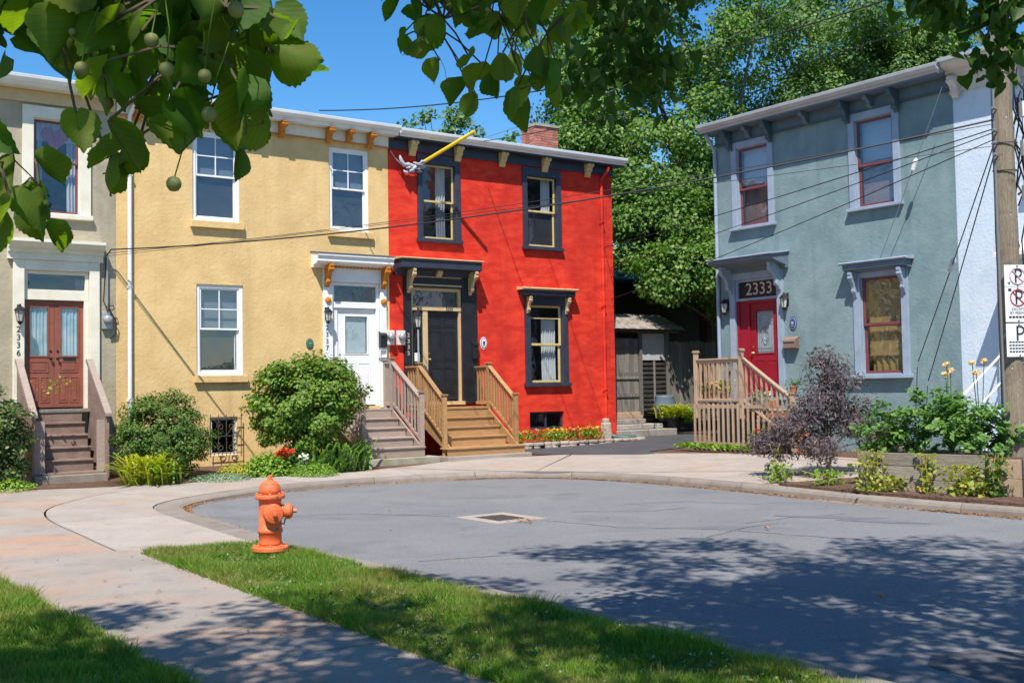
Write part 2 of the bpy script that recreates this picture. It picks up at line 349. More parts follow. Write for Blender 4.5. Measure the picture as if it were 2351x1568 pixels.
foliage('petal_dark', (.15, .01, .03), (.22, .02, .04), None, .2)
foliage('grass', (.085, .19, .016), (.17, .29, .03), (.38, .33, .13), .38, .6, .25, patch=((.30, .25, .085), 1.4))
foliage('litter', (.30, .12, .04), (.42, .22, .09), (.20, .08, .04), .1)

# ================================================================ ground, road, kerb, pavements
import bmesh
def catmull(P, n=14):
    P = [np.array(p, float) for p in P]; out = []
    for i in range(len(P) - 1):
        p0 = P[max(i - 1, 0)]; p1 = P[i]; p2 = P[i + 1]; p3 = P[min(i + 2, len(P) - 1)]
        for k in range(n):
            t = k / n; out.append(.5 * ((2 * p1) + (-p0 + p2) * t + (2 * p0 - 5 * p1 + 4 * p2 - p3) * t * t + (-p0 + 3 * p1 - 3 * p2 + p3) * t ** 3))
    out.append(P[-1]); return np.array(out)
KC = [(13, -8.3), (10, -4.3), (7, -.4), (4, 3.6), (1.93, 6.43), (1.21, 7.43), (.69, 8.15), (-.02, 9.0), (-.73, 10.0), (-1.39, 10.8), (-2.58, 12.42), (-3.77, 14.3), (-4.75, 15.9),
      (-5.08, 16.95), (-4.78, 18.05), (-4.0, 19.15), (-2.3, 20.5), (-.1, 21.3), (1.78, 20.4), (3.69, 17.95), (5.06, 15.6), (6.41, 13.8), (8.6, 11.0), (12, 6.6), (16, 1.4), (22, -6.3)]
K = catmull(KC, 16)
seg = np.linalg.norm(np.diff(K, axis=0), axis=1); KS = np.concatenate([[0], np.cumsum(seg)])
KT = np.gradient(K, axis=0); KT /= np.linalg.norm(KT, axis=1)[:, None]; KN = np.stack([-KT[:, 1], KT[:, 0]], 1)
def kidx(x, y): return int(np.argmin((K[:, 0] - x) ** 2 + (K[:, 1] - y) ** 2))
iV = kidx(-2.6, 12.45); iVe = kidx(-3.25, 13.3); iTip = kidx(-5.08, 16.95); iB = kidx(-4.0, 19.15); iA = kidx(-.1, 21.3); iR = kidx(3.69, 17.95); iE = kidx(6.41, 13.8)
KH = np.interp(KS, [0, KS[iV] - 3, KS[iV], KS[iTip], KS[iB], KS[-1]], [.085, .085, .06, .055, .125, .125])
KW = np.interp(KS, [0, KS[iV], KS[iTip], KS[iB], KS[-1]], [.27, .36, .42, .17, .17])
def G(x, y):
    d2 = (K[:, 0] - x) ** 2 + (K[:, 1] - y) ** 2; i = int(np.argmin(d2)); d = math.sqrt(d2[i])
    s = min(1, max(0, (y - 13) / 7)); s = s * s * (3 - 2 * s)
    return float(KH[i] + s * .03 * min(8.5, max(0, d - KW[i])) + (1 - s) * .015)
def sheet_strip(name, A, B, mat, parent, n=6, dz=0.0, thick=.08, gz=None):
    A = np.array(A); B = np.array(B); m = len(A); V = []; F = []
    for i in range(m):
        for k in range(n + 1):
            p = A[i] + (B[i] - A[i]) * k / n; V.append((p[0], p[1], (gz or G)(p[0], p[1]) + dz))
    w = n + 1
    for i in range(m - 1):
        for k in range(n): F.append((i * w + k, (i + 1) * w + k, (i + 1) * w + k + 1, i * w + k + 1))
    loop = [i * w for i in range(m)] + [(m - 1) * w + k for k in range(1, w)] + [i * w + n for i in range(m - 2, -1, -1)] + [k for k in range(n - 1, 0, -1)]
    b0 = len(V)
    for j in loop: V.append((V[j][0], V[j][1], V[j][2] - thick))
    q = len(loop)
    for a in range(q): F.append((loop[a], loop[(a + 1) % q], b0 + (a + 1) % q, b0 + a))
    mb = MB(); mb.add(V, F); return mb.obj(name, mat, parent)
def poly_sheet(name, pts, mat, parent=None, z=None, dz=0.0, dens=.5):
    P = []
    for i, a in enumerate(pts):
        a = np.array(a, float); b = np.array(pts[(i + 1) % len(pts)], float); k = max(1, int(np.linalg.norm(b - a) / dens))
        for j in range(k): P.append(a + (b - a) * j / k)
    bm = bmesh.new(); vs = [bm.verts.new((p[0], p[1], (z if z is not None else G(p[0], p[1])) + dz)) for p in P]
    es = [bm.edges.new((vs[i], vs[(i + 1) % len(vs)])) for i in range(len(vs))]
    bmesh.ops.triangle_fill(bm, use_beauty=True, edges=es)
    bmesh.ops.recalc_face_normals(bm, faces=bm.faces)
    for f in bm.faces:
        if f.normal.z < 0: f.normal_flip()
    me = bpy.data.meshes.new(name); bm.to_mesh(me); bm.free(); return finish(me, name, mat, parent)

# ground sheet to the horizon
gd = MB()
rr = [0, 20, 60, 200, 700, 2500]; gv = [(0, 15, -.12)]; gf = []
for ri, r_ in enumerate(rr[1:]):
    for k in range(48): gv.append((r_ * math.cos(k * math.pi / 24), 15 + r_ * math.sin(k * math.pi / 24), -.12 if ri < 3 else -.12 - ri * .2))
for k in range(48): gf.append((0, 1 + k, 1 + (k + 1) % 48))
for ri in range(len(rr) - 2):
    for k in range(48):
        a = 1 + ri * 48 + k; b = 1 + ri * 48 + (k + 1) % 48; gf.append((a, a + 48, b + 48, b))
tag(gd.add(gv, gf).obj('ground', MT['turf']), kind='structure')
road = tag(poly_sheet('road', [tuple(p) for p in K[::2]] + [(40, -14), (30, -30), (16, -20)], MT['asphalt'], z=0.0, dens=3), kind='structure')
# kerb stones
kerb = tag(bpy.data.objects.new('kerb', None), kind='structure'); col.objects.link(kerb)
s = KS[0] + 1.0
while s < KS[-1] - 2:
    ln = random.uniform(1.7, 2.3); s1 = s + ln - .014; ii = np.linspace(s, s1, 8); V = []; F = []
    for q in ii:
        x = np.interp(q, KS, K[:, 0]); y = np.interp(q, KS, K[:, 1]); nx = np.interp(q, KS, KN[:, 0]); ny = np.interp(q, KS, KN[:, 1])
        h = np.interp(q, KS, KH); w = np.interp(q, KS, KW)
        jn = .012 * noise.noise(Vector((q * 1.3, 0, 3))); jz = .008 * noise.noise(Vector((q * 2.1, 5, 0)))
        for (o_, z_) in ((-.02, -.09), (-.004 + jn, h * .55), (.016 + jn, h - .018), (.045 + jn, h + jz), (w, h + jz), (w, -.09)): V.append((x + nx * o_, y + ny * o_, z_))
    for a in range(7):
        for k in range(5): F.append((a * 6 + k, a * 6 + k + 1, (a + 1) * 6 + k + 1, (a + 1) * 6 + k))
    F += [tuple(range(6)), tuple(range(42, 48))[::-1]]
    MB().add(V, F).obj('kerb_stone', MT['concrete_kerb'], kerb); s += ln
# path (slabs) between the two lawns
PLd = lambda y: np.array((-1.81 + (6.21 - y) * .7688, y))
PRd = lambda y: np.array((-.05 + (6.1 - y) * .7196, y))
walk = tag(bpy.data.objects.new('footpath', None), kind='structure'); col.objects.link(walk)
flat = lambda x, y: .098
ys = [11.72, 8.5, 6.9, 5.3, 3.7, 2.0, .3, -1.4, -3.2]
for i in range(len(ys) - 1):
    y0, y1 = ys[i] - .008, ys[i + 1] + .008
    A = [PLd(y0 + (y1 - y0) * t - .35 * (1 if i else .0) + .02 * math.sin(9 * t + i)) + np.array((0, 0)) for t in np.linspace(0, 1, 12)]
    B = [PRd(y0 + (y1 - y0) * t + (.35 if i else .0)) for t in np.linspace(0, 1, 12)]
    if i == 0:
        A = [PLd(11.2 + (y1 - .35 - 11.2) * t) for t in np.linspace(0, 1, 12)]; B = [PRd(y0 + (y1 + .35 - y0) * t) for t in np.linspace(0, 1, 12)]
    sheet_strip('slab', A, B, MT['concrete_path'], walk, 6, 0, .1, lambda x, y, i=i: .096 + .004 * (i % 2) + .006 * noise.noise(Vector((x * .8, y * .8, i))))
def crack(pts, w, z, mat, parent, name='crack', seed=0):
    rnd = random.Random(seed); P = []
    for i in range(len(pts) - 1):
        a = Vector((*pts[i], 0)); b = Vector((*pts[i + 1], 0)); d = (b - a); k = max(2, int(d.length / .09)); pn = Vector((-d.y, d.x, 0)).normalized()
        for j in range(k): P.append(a + d * (j / k) + pn * rnd.uniform(-.022, .022))
    P.append(Vector((*pts[-1], 0))); V = []; F = []
    for i, p in enumerate(P):
        d = P[min(i + 1, len(P) - 1)] - P[max(i - 1, 0)]; pn = Vector((-d.y, d.x, 0)).normalized(); ww = w * rnd.uniform(.35, 1)
        zz = z if not callable(z) else z(p.x, p.y)
        V += [(p.x + pn.x * ww, p.y + pn.y * ww, zz), (p.x - pn.x * ww, p.y - pn.y * ww, zz)]
    F = [(2 * i, 2 * i + 1, 2 * i + 3, 2 * i + 2) for i in range(len(P) - 1)]
    return MB().add(V, F).obj(name, mat, parent)
crack([(-2.15, 8.2), (-1.9, 8.05), (-1.7, 8.35), (-1.25, 8.15)], .006, .107, MT['joint_dirt'], walk, seed=1)
crack([(-1.45, 8.1), (-1.3, 7.75), (-1.38, 7.45)], .006, .107, MT['joint_dirt'], walk, seed=2)
# band of pavement round the kerb, with its slabs
pave = tag(bpy.data.objects.new('pavement', None), kind='structure'); col.objects.link(pave)
PWD = lambda i: float(np.interp(KS[i], [KS[iV], KS[iTip], KS[iTip] + 1.2, KS[iB], KS[iB] + 2, KS[iA] - 1.2, KS[iA] + .6, KS[iA] + 2.4, KS[iR], KS[iE], KS[-1]],
                              [1.75, 1.9, 1.9, 1.5, 1.25, 1.9, 3.7, 4.7, 4.4, 3.4, 3.0]))
cuts = [iV] + [int(np.argmin(abs(KS - q))) for q in np.arange(KS[iV] + 3.6, KS[-40], 2.3)]
for a, b in zip(cuts[:-1], cuts[1:]):
    A = []; B = []
    qs = np.linspace(KS[a] + (.009 if a != iV else 0), KS[b] - .009, max(6, b - a))
    for q in qs:
        p = np.array([np.interp(q, KS, K[:, 0]), np.interp(q, KS, K[:, 1])]); n_ = np.array([np.interp(q, KS, KN[:, 0]), np.interp(q, KS, KN[:, 1])])
        ii = int(np.argmin(abs(KS - q))); A.append(p + n_ * (np.interp(q, KS, KW) + .012)); B.append(p + n_ * PWD(ii))
    sheet_strip('slab', A, B, MT['concrete'], pave, 8, .002, .09)
ringo = [tuple(K[i] + KN[i] * (PWD(i) + .03)) for i in range(iV, iB - 10, 3)]
apron = poly_sheet('slab', [(-2.9, 11.2), tuple(PRd(11.0)), tuple(PLd(11.05)), (-8.2, 14.5), (-15, 10.0), (-18, 12.2), (-9.2, 18.3), (-7.3, 19.0), (-6.1, 19.55)] + ringo[::-1], MT['concrete_path'], pave, dz=.0)
# yard behind the pavement, up to and under the houses
yi = list(range(iB - 14, iE + 40, 3))
YA = [K[i] + KN[i] * (PWD(i) - .05) for i in yi]; YB = [K[i] + KN[i] * 15 for i in yi]
yard = tag(sheet_strip('yard', YA, YB, MT['soil'], None, 16, -.012, .3), kind='structure')
bedl = tag(poly_sheet('garden_soil', [(-19, 12.0), (-9.2, 18.32), (-7.3, 19.02), (-6.1, 19.57), (-5.2, 20.0), (-4.0, 22.6), (-10, 21.5), (-22, 13)], MT['soil'], None, dz=.004), kind='structure')
# left lawn base and verge base
lawn_poly = [tuple(PLd(11.2)), (-8.2, 14.45), (-15, 9.95), (-30, 0), (-30, -16), tuple(PLd(-16))]
tag(poly_sheet('lawn', lawn_poly, MT['turf'], None, z=.085, dens=2), kind='structure')
iv0 = kidx(10, -4.3); vi = list(range(iv0, iVe - 8, 2))
VA = [K[i] + KN[i] * (KW[i] + .004) for i in vi]
def path_right_for(p):
    yy = p[1] - .55; return PRd(min(11.72, yy))
VB = [path_right_for(p) for p in VA]
tag(sheet_strip('verge', VA, VB, MT['turf'], None, 8, 0, .1, lambda x, y: .10 + .012 * noise.noise(Vector((x * 1.5, y * 1.5, 0)))), kind='structure')
# driveway of new asphalt
DRV = [L.w(2.55, 2.1), L.w(2.9, .95), L.w(6.95, .80), L.w(7.0, -.15), L.w(9.9, -.3), RR.w(-.35, .6), RR.w(-.2, 2.3), RR.w(.3, 2.6), RR.w(.2, 2.9)]
drive = tag(poly_sheet('driveway', [(p.x, p.y) for p in DRV], MT['asphalt_new'], None, dz=.006, dens=.7), kind='structure')
# road details: repaired patch, cracks, stains
pp = [(2.25 + .75 * math.cos(a) * (1 + .1 * math.sin(3 * a)), 6.75 + .42 * math.sin(a)) for a in np.linspace(0, 6.28, 28)[:-1]]
poly_sheet('patch', [(3.0 + .46 * math.cos(a) * (1 + .5 * noise.noise(Vector((math.cos(a) * 2, math.sin(a) * 2, 4)))), 6.72 + .45 * math.sin(a) * (1 + .5 * noise.noise(Vector((math.cos(a) * 2, math.sin(a) * 2, 9))))) for a in np.linspace(0, 6.283, 33)[:-1]], MT['asphalt_patch'], road, z=.004)
for sd, c in enumerate([[(1.6, 16.2), (2.6, 16.5), (3.6, 15.9)], [(2.9, 13.8), (3.6, 14.3), (4.4, 14.6)], [(2.2, 12.6), (2.9, 13.5), (3.3, 13.7)], [(.8, 15.4), (1.9, 15.3), (2.5, 15.7)], [(-.9, 15.1), (-2.2, 15.6), (-3.4, 15.4)], [(.35, 14.5), (1.3, 13.6), (2.4, 13.3), (3.8, 12.2)], [(-1.0, 11.2), (.1, 11.6), (.9, 11.2)]]):
    crack(c, .012, .003, MT['asphalt_patch'], road, seed=10 + sd)
def blot(cx, cy, rx, ry, ang, mat, z, seed, parent):
    rnd = random.Random(seed); P = []
    for k in range(26):
        a = 2 * math.pi * k / 26; q = 1 + .35 * noise.noise(Vector((math.cos(a) * 1.5, math.sin(a) * 1.5, seed))); x = rx * q * math.cos(a); y = ry * q * math.sin(a)
        P.append((cx + x * math.cos(ang) - y * math.sin(ang), cy + x * math.sin(ang) + y * math.cos(ang)))
    poly_sheet('stain', P, mat, parent, z=z)
surf('wet_stain', (.13, .132, .145), (.16, .16, .172), 3, .7)
blot(4.1, 14.3, .75, .13, -.35, MT['wet_stain'], .0035, 3, road); blot(4.55, 13.75, .6, .09, -.5, MT['wet_stain'], .0035, 5, road); blot(5.6, 10.9, .3, .09, .1, MT['wet_stain'], .0035, 9, road)

# pale sandy grit lying in the gutter
gi = [i for i in range(len(K)) if K[i, 1] > 2]
grit = sheet_strip('gutter_grit', [K[i] - KN[i] * .0 for i in gi], [K[i] - KN[i] * (.06 + .07 * abs(noise.noise(Vector((KS[i] * .8, 0, 0)))) + .10 * max(0, noise.noise(Vector((KS[i] * .3, 7, 0))))) for i in gi], surf('grit', (.36, .28, .21), (.28, .21, .155), 9, .95, .4, 60, c3=(.19, .12, .08), s3=5, fine=.3), None, 2, 0, .003, lambda x, y: .0045)
tag(grit, kind='structure')

# ================================================================ foliage tools
def unit(a): return a / np.maximum(np.linalg.norm(a, axis=1, keepdims=True), 1e-9)
def leafcloud(name, mat, parent, C, size=(.05, .09), out=None, aspect=.7, droop=.3, upb=.6, fold=.25, rng=RNG, kind=None):
    """one small folded leaf (two triangles) at every centre"""
    n = len(C); rnd = rng.normal(size=(n, 3)); nm = rnd * .45 + np.array((0, 0, upb))
    if out is not None: nm = nm + out * .85
    nm = unit(nm); a = rng.normal(size=(n, 3)) + np.array((0, 0, -droop)); a = unit(a - nm * np.sum(a * nm, 1, keepdims=True)); b = np.cross(nm, a)
    s_ = rng.uniform(size[0], size[1], (n, 1))
    p0 = C - a * s_ * .5; p2 = C + a * s_ * .5; w = s_ * aspect * .5; md = C - a * s_ * .06
    p1 = md + b * w + nm * w * fold; p3 = md - b * w + nm * w * fold
    V = np.stack([p0, p1, p2, p3], 1).reshape(-1, 3); i = np.arange(n)[:, None] * 4
    F = np.concatenate([i + np.array([[0, 1, 2]]), i + np.array([[0, 2, 3]])], 1).reshape(-1, 3)
    o = fast(name, V, F, mat, parent)
    if kind: o['kind'] = kind
    return o
def clumps(c, r, n, lean=None, shell=.55, rng=RNG, squash=1.0):
    d = unit(rng.normal(size=(n, 3))); q = (shell + (1 - shell) * rng.random((n, 1))) ; P = d * q * np.array(r); return np.array(c) + P, d
def clump_leaves(centers, dirs, cr, per, rng=RNG):
    n = len(centers); k = rng.poisson(per, n).clip(3); idx = np.repeat(np.arange(n), k)
    g = unit(rng.normal(size=(len(idx), 3))) * (rng.random((len(idx), 1)) ** .45) * np.asarray(cr)
    if np.ndim(cr) == 0: g[:, 2] *= .7
    return centers[idx] + g, unit(g * 1.2 + dirs[idx] * .5)
def limb_tree(mb, base, h, r0, targets, bend=.25, rnd=random):
    """trunk and limbs towards targets"""
    base = Vector(base); top = base + Vector((rnd.uniform(-.3, .3), rnd.uniform(-.3, .3), h)); pts = [base.lerp(top, t) + Vector((math.sin(t * 4) * .06, math.cos(t * 5) * .05, 0)) for t in np.linspace(0, 1, 7)]
    mb.tube(pts, [r0 * (1.25 if i == 0 else 1) * (1 - .55 * i / 6) for i in range(7)], 10)
    for T in targets:
        T = Vector(T); st = pts[rnd.randint(3, 6)]; q = []
        for t in np.linspace(0, 1, 6):
            p = st.lerp(T, t); p.z += math.sin(t * math.pi) * bend * (T - st).length * .4; q.append(p)
        r1 = r0 * rnd.uniform(.25, .42); mb.tube(q, [r1 * (1 - .8 * i / 5) for i in range(6)], 6)

def strappy(name, mat, parent, c, n, ln, sp, w=.018, rng=RNG, lift=1.0, z0=0.0):
    """arching strap leaves from a crown at c"""
    V = []; F = []
    for i in range(n):
        a = rng.uniform(0, 6.283); l = ln * rng.uniform(.4, 1.35); s_ = sp * rng.uniform(.15, 1.2); bx = c[0] + rng.normal() * sp * .22; by = c[1] + rng.normal() * sp * .22
        ww = w * rng.uniform(.7, 1.2); b = len(V); px, py = -math.sin(a) * ww, math.cos(a) * ww
        for t in (0, .35, .7, 1.0):
            r_ = s_ * t ** 1.3; zz = c[2] + z0 + l * lift * (1.5 * t - .95 * t * t); k = (1, 1.1, .8, .08)[int(t * 3 + .01)]
            x, y = bx + math.cos(a) * r_, by + math.sin(a) * r_; V += [(x + px * k, y + py * k, zz), (x - px * k, y - py * k, zz)]
        for t in range(3): F.append((b + 2 * t, b + 2 * t + 1, b + 2 * t + 3, b + 2 * t + 2))
    return fast(name, V, F, mat, parent)
def bush(name, label, cat, fr, u, off, mats, r, zc, n_cl, per, leaf, stems=9, cr=.22, group=None, shell=.6, z=None, low=None):
    p = fr.w(u, off); z0 = G(p.x, p.y) if z is None else z
    t = thing(name, label, cat, W, p.x, -p.y, z0, group); c = (p.x, p.y, z0 + zc)
    C, d = clumps(c, r, n_cl, shell=shell); k = C[:, 2] > z0 + (.12 if low is None else low); C, d = C[k], d[k]
    P, o_ = clump_leaves(C, d, cr, per); P[:, 2] = np.maximum(P[:, 2], z0 + .03)
    leafcloud('foliage', MT[mats], t, P, leaf, o_)
    mb = MB()
    for i in range(stems):
        q = C[random.randrange(len(C))]; b = Vector((p.x + random.gauss(0, r[0] * .16), p.y + random.gauss(0, r[1] * .16), z0 - .02)); q = Vector(q)
        mb.tube([b, b.lerp(q, .4) + Vector((0, 0, .12)), q], [.016, .011, .004], 5)
    mb.obj('stems', MT['twig'], t); return t, C, c, z0
def blooms(parent, mat, pts, r=.05, n=14, name='flower'):
    """little rosettes of petals"""
    out = []
    for p in pts:
        p = np.array(p); C = p + unit(RNG.normal(size=(n, 3))) * r * .55 * np.array((1, 1, .6)); o = leafcloud(name, MT[mat], parent, C, (r * .7, r * 1.05), unit(C - p), .75, 0, .3, .3); out.append(o)
    return out

# ================================================================ house tools
def wall(h, mat, u0, u1, z0, z1, holes, depth=8.0, reveal=.16, name='wall', skip_sides=()):
    xs = sorted({u0, u1, *[q for a in holes for q in a[:2]]}); zs = sorted({z0, z1, *[q for a in holes for q in a[2:]]})
    mb = MB()
    for i in range(len(xs) - 1):
        for j in range(len(zs) - 1):
            cx, cz = (xs[i] + xs[i + 1]) / 2, (zs[j] + zs[j + 1]) / 2
            if any(a[0] < cx < a[1] and a[2] < cz < a[3] for a in holes): continue
            mb.add([(xs[i], 0, zs[j]), (xs[i + 1], 0, zs[j]), (xs[i + 1], 0, zs[j + 1]), (xs[i], 0, zs[j + 1])], [(0, 1, 2, 3)])
    for a, b, c, d in holes:
        v = [(a, 0, c), (b, 0, c), (b, 0, d), (a, 0, d), (a, reveal, c), (b, reveal, c), (b, reveal, d), (a, reveal, d)]
        mb.add(v, [(0, 4, 5, 1), (1, 5, 6, 2), (2, 6, 7, 3), (3, 7, 4, 0)])
    if 'l' not in skip_sides: mb.add([(u0, 0, z0), (u0, depth, z0), (u0, depth, z1), (u0, 0, z1)], [(0, 3, 2, 1)])
    if 'r' not in skip_sides: mb.add([(u1, 0, z0), (u1, depth, z0), (u1, depth, z1), (u1, 0, z1)], [(0, 1, 2, 3)])
    mb.add([(u0, depth, z0), (u1, depth, z0), (u1, depth, z1), (u0, depth, z1)], [(3, 2, 1, 0)])
    o = mb.obj(name, mat, h)
    box('dark_backing', MT['room_dark'], h, u0 + .12, u1 - .12, 1.1, 1.2, z0, z1 - .3)  # dark sheet added behind the openings, its colour standing in for unlit rooms
    return o
def curtain(parent, x0, x1, z0, z1, mat, y=.24, amp=.025, folds=6, gather=0.0, name='curtain'):
    n = folds * 6; V = []; F = []; rows = 7
    for j in range(rows + 1):
        t = j / rows; xa, xb = x0, x1
        if gather: xb = x1 - gather * math.sin(t * math.pi) * .5 - gather * .3 * t
        for i in range(n + 1):
            s_ = i / n; V.append((xa + (xb - xa) * s_, y + amp * math.sin(s_ * folds * 6.283 + .8 * math.sin(t * 3)) + .006 * math.sin(17 * s_), z1 + (z0 - z1) * t))
    w = n + 1
    for j in range(rows):
        for i in range(n): F.append((j * w + i, j * w + i + 1, (j + 1) * w + i + 1, (j + 1) * w + i))
    return MB().add(V, F).obj(name, MT[mat], parent, smooth=True)
def sash(parent, x0, x1, z0, z1, y, mat, glass, w=.045, nx=1, nz=1, d=.035, wb=None, screen=False):
    s_ = MB().ring(x0, x1, z0, z1, w, y, y + d, wb=wb).obj('sash', MT[mat], parent, .004)
    a0, a1, c0, c1 = x0 + w, x1 - w, z0 + (w if wb is None else wb), z1 - w
    mw = .011
    if nx > 1 or nz > 1:
        m = MB()
        for k in range(1, nx): xx = a0 + (a1 - a0) * k / nx; m.box(xx - mw, xx + mw, y + .006, y + d - .006, c0, c1)
        for k in range(1, nz):
            zz = c0 + (c1 - c0) * k / nz
            for q in range(nx): m.box(a0 + (a1 - a0) * q / nx + (mw if q else 0), a0 + (a1 - a0) * (q + 1) / nx - (mw if q < nx - 1 else 0), y + .007, y + d - .007, zz - mw, zz + mw)
        m.obj('muntin', MT[mat], parent)
    for q in range(nx):
        for k in range(nz):
            box('pane', MT[glass], parent, a0 + (a1 - a0) * q / nx + .001, a0 + (a1 - a0) * (q + 1) / nx - .001, y + d * .45, y + d * .45 + .004, c0 + (c1 - c0) * k / nz + .001, c0 + (c1 - c0) * (k + 1) / nz - .001)
    if screen: box('insect_screen', MT['screen'], parent, a0 + .002, a1 - .002, y + d * .45 + .02, y + d * .45 + .023, c0 + .002, c1 - .002)
    return s_
def window(h, x0, x1, z0, z1, frame, smat, cas=.12, top=None, proud=.045, mid=None, glass=('glass', 'glass'), nx=1, nz=1, rec=.05, sill=None, screen=False, fw=.03, sw=.045, label=None):
    """opening x0..x1, z0..z1: casing (the part), sill, two sashes, panes"""
    top = cas if top is None else top
    m = MB()
    if cas:
        m.box(x0 - cas, x0 + .012, -proud, .03, z0 - .0, z1 + top); m.box(x1 - .012, x1 + cas, -proud, .03, z0 - .0, z1 + top)
        if top: m.box(x0 + .012, x1 - .012, -proud + .003, .03, z1 - .012, z1 + top)
    m.ring(x0 + .002, x1 - .002, z0 + .002, z1 - .002, fw, rec - .02 if not cas else .031, .15)
    w = m.obj('window', MT[frame], h, .006)
    if label: w['label'] = label
    if sill:
        sm, sh, sp, sx = sill; box('sill', MT[sm], w, x0 - sx, x1 + sx, -sp, .02, z0 - sh, z0 + .001, .008)
    mid = (z0 + z1) / 2 if mid is None else mid; a0, a1, b0, b1 = x0 + fw, x1 - fw, z0 + fw, z1 - fw
    sash(w, a0 + .001, a1 - .001, mid - .02, b1, rec + .0, smat, glass[0], sw, nx, nz)
    sash(w, a0 + .001, a1 - .001, b0, mid + .025, rec + .042, smat, glass[1], sw, screen=screen)
    return w
def console(parent, mat, u, ztop, hgt, dep, w=.09, name='bracket', y0=0.0):
    """scrolled bracket: S-curved side profile with a drop below"""
    P = [(0, 0), (-1, 0), (-1, -.10), (-.93, -.16), (-.97, -.24), (-.86, -.34), (-.66, -.40), (-.50, -.52), (-.42, -.66), (-.46, -.76), (-.36, -.86), (-.20, -.90), (-.12, -1.0), (0, -1.0)]
    m = MB().prism([(y0 + p[0] * dep, ztop + p[1] * hgt) for p in P], u - w / 2, u + w / 2)
    r_ = dep * .17; m.lathe([(.001, -w * .62), (r_, -w * .62), (r_, w * .62), (.001, w * .62)], (u, y0 - dep * .80, ztop - hgt * .22), 10, (1, 0, 0))
    m.lathe([(.001, -w * .6), (r_ * .8, -w * .6), (r_ * .8, w * .6), (.001, w * .6)], (u, y0 - dep * .30, ztop - hgt * .78), 10, (1, 0, 0))
    return m.obj(name, MT[mat], parent, .004)
def panel_door(h, x0, x1, z0, z1, y, mat, panels, glass=None, gl='glass', label=None, knob='brass', knob_side=1, gw=.05):
    """door leaf with raised panels and glazed lights; panels, glass are lists of (x0,x1,z0,z1)"""
    xs = sorted({x0, x1, *[q for a in (glass or []) for q in a[:2]]}); zs = sorted({z0, z1, *[q for a in (glass or []) for q in a[2:]]}); m = MB()
    for i in range(len(xs) - 1):
        for j in range(len(zs) - 1):
            cx, cz = (xs[i] + xs[i + 1]) / 2, (zs[j] + zs[j + 1]) / 2
            if any(a[0] < cx < a[1] and a[2] < cz < a[3] for a in (glass or [])): continue
            m.box(xs[i], xs[i + 1], y, y + .045, zs[j], zs[j + 1])
    d = m.obj('door', MT[mat], h)
    if label: d['label'] = label
    for a in panels:
        q = MB().ring(a[0], a[1], a[2], a[3], .018, y - .010, y - .0005); q.box(a[0] + .045, a[1] - .045, y - .008, y - .0005, a[2] + .045, a[3] - .045); q.obj('panel', MT[mat], d, .004)
    for a in glass or []:
        MB().ring(a[0] - .02, a[1] + .02, a[2] - .02, a[3] + .02, .022, y - .014, y - .0005).obj('glazing_bead', MT[mat], d, .003)
        box('pane', MT[gl], d, a[0], a[1], y + .018, y + .024, a[2], a[3])
    if knob:
        kx = x1 - .06 if knob_side > 0 else x0 + .06; zc = z0 + (z1 - z0) * .46
        MB().lathe([(.001, 0), (.028, 0), (.028, .008), (.011, .012), (.011, .035), (.026, .045), (.028, .06), (.016, .072), (.001, .074)], (kx, y, zc), 12, (0, -1, 0)).obj('handle', MT[knob], d, smooth=True)
        MB().lathe([(.001, 0), (.022, 0), (.022, .012), (.001, .016)], (kx, y, zc + .14), 12, (0, -1, 0)).obj('lock', MT[knob], d)
    return d
def eave(h, u0, u1, zt, out=.36, soff='white_paint', gut='gutter_white', roofm='roof_grey', depth=8.0, thick=.05, zs=7.64):
    """soffit, moulded gutter and a low roof slab"""
    box('soffit', MT[soff], h, u0, u1, -out + .06, .02, zs, zs + .03)
    zb = zs + .0; P = [(-out + .06, zt - .13), (-out - .02, zt - .12), (-out - .075, zt - .06), (-out - .085, zt - .012), (-out - .085, zt), (-out - .07, zt), (-out - .055, zt - .05), (-out + .0, zt - .1), (-out + .06, zt - .1)]
    MB().prism(P, u0, u1).obj('gutter', MT[gut], h, smooth=False)
    MB().prism([(-out + .06, zs + .031), (-out + .04, zt - .14), (-out + .04, zt + .0), (-out + .06, zt + .0)], u0 + .004, u1 - .004).obj('fascia', MT[gut], h)
    MB().prism([(-out + .03, zt + .004), (-out + .03, zt + .03), (depth, zt + .40), (depth, zs + .031), (-out + .062, zs + .033)], u0 + .002, u1 - .002).obj('roof', MT[roofm], h)
def text(s_, size, mat, parent, x, y, z, align='CENTER', depth=.004, name='lettering'):
    cu = bpy.data.curves.new(name, 'FONT'); cu.body = s_; cu.size = size; cu.align_x = align; cu.align_y = 'CENTER'; cu.extrude = depth; cu.resolution_u = 3
    tmp = bpy.data.objects.new('tmp', cu); col.objects.link(tmp); bpy.context.view_layer.update()
    me = bpy.data.meshes.new_from_object(tmp.evaluated_get(bpy.context.evaluated_depsgraph_get())); bpy.data.objects.remove(tmp); bpy.data.curves.remove(cu)
    b = base_of(parent); n = len(me.vertices); c = np.zeros(n * 3); me.vertices.foreach_get('co', c); c = c.reshape(-1, 3)
    c = np.stack([c[:, 0] + x - b[0], -c[:, 2] + y - b[1], c[:, 1] + z - b[2]], 1); me.vertices.foreach_set('co', c.ravel()); me.materials.clear()
    return finish(me, name, MT[mat], parent)
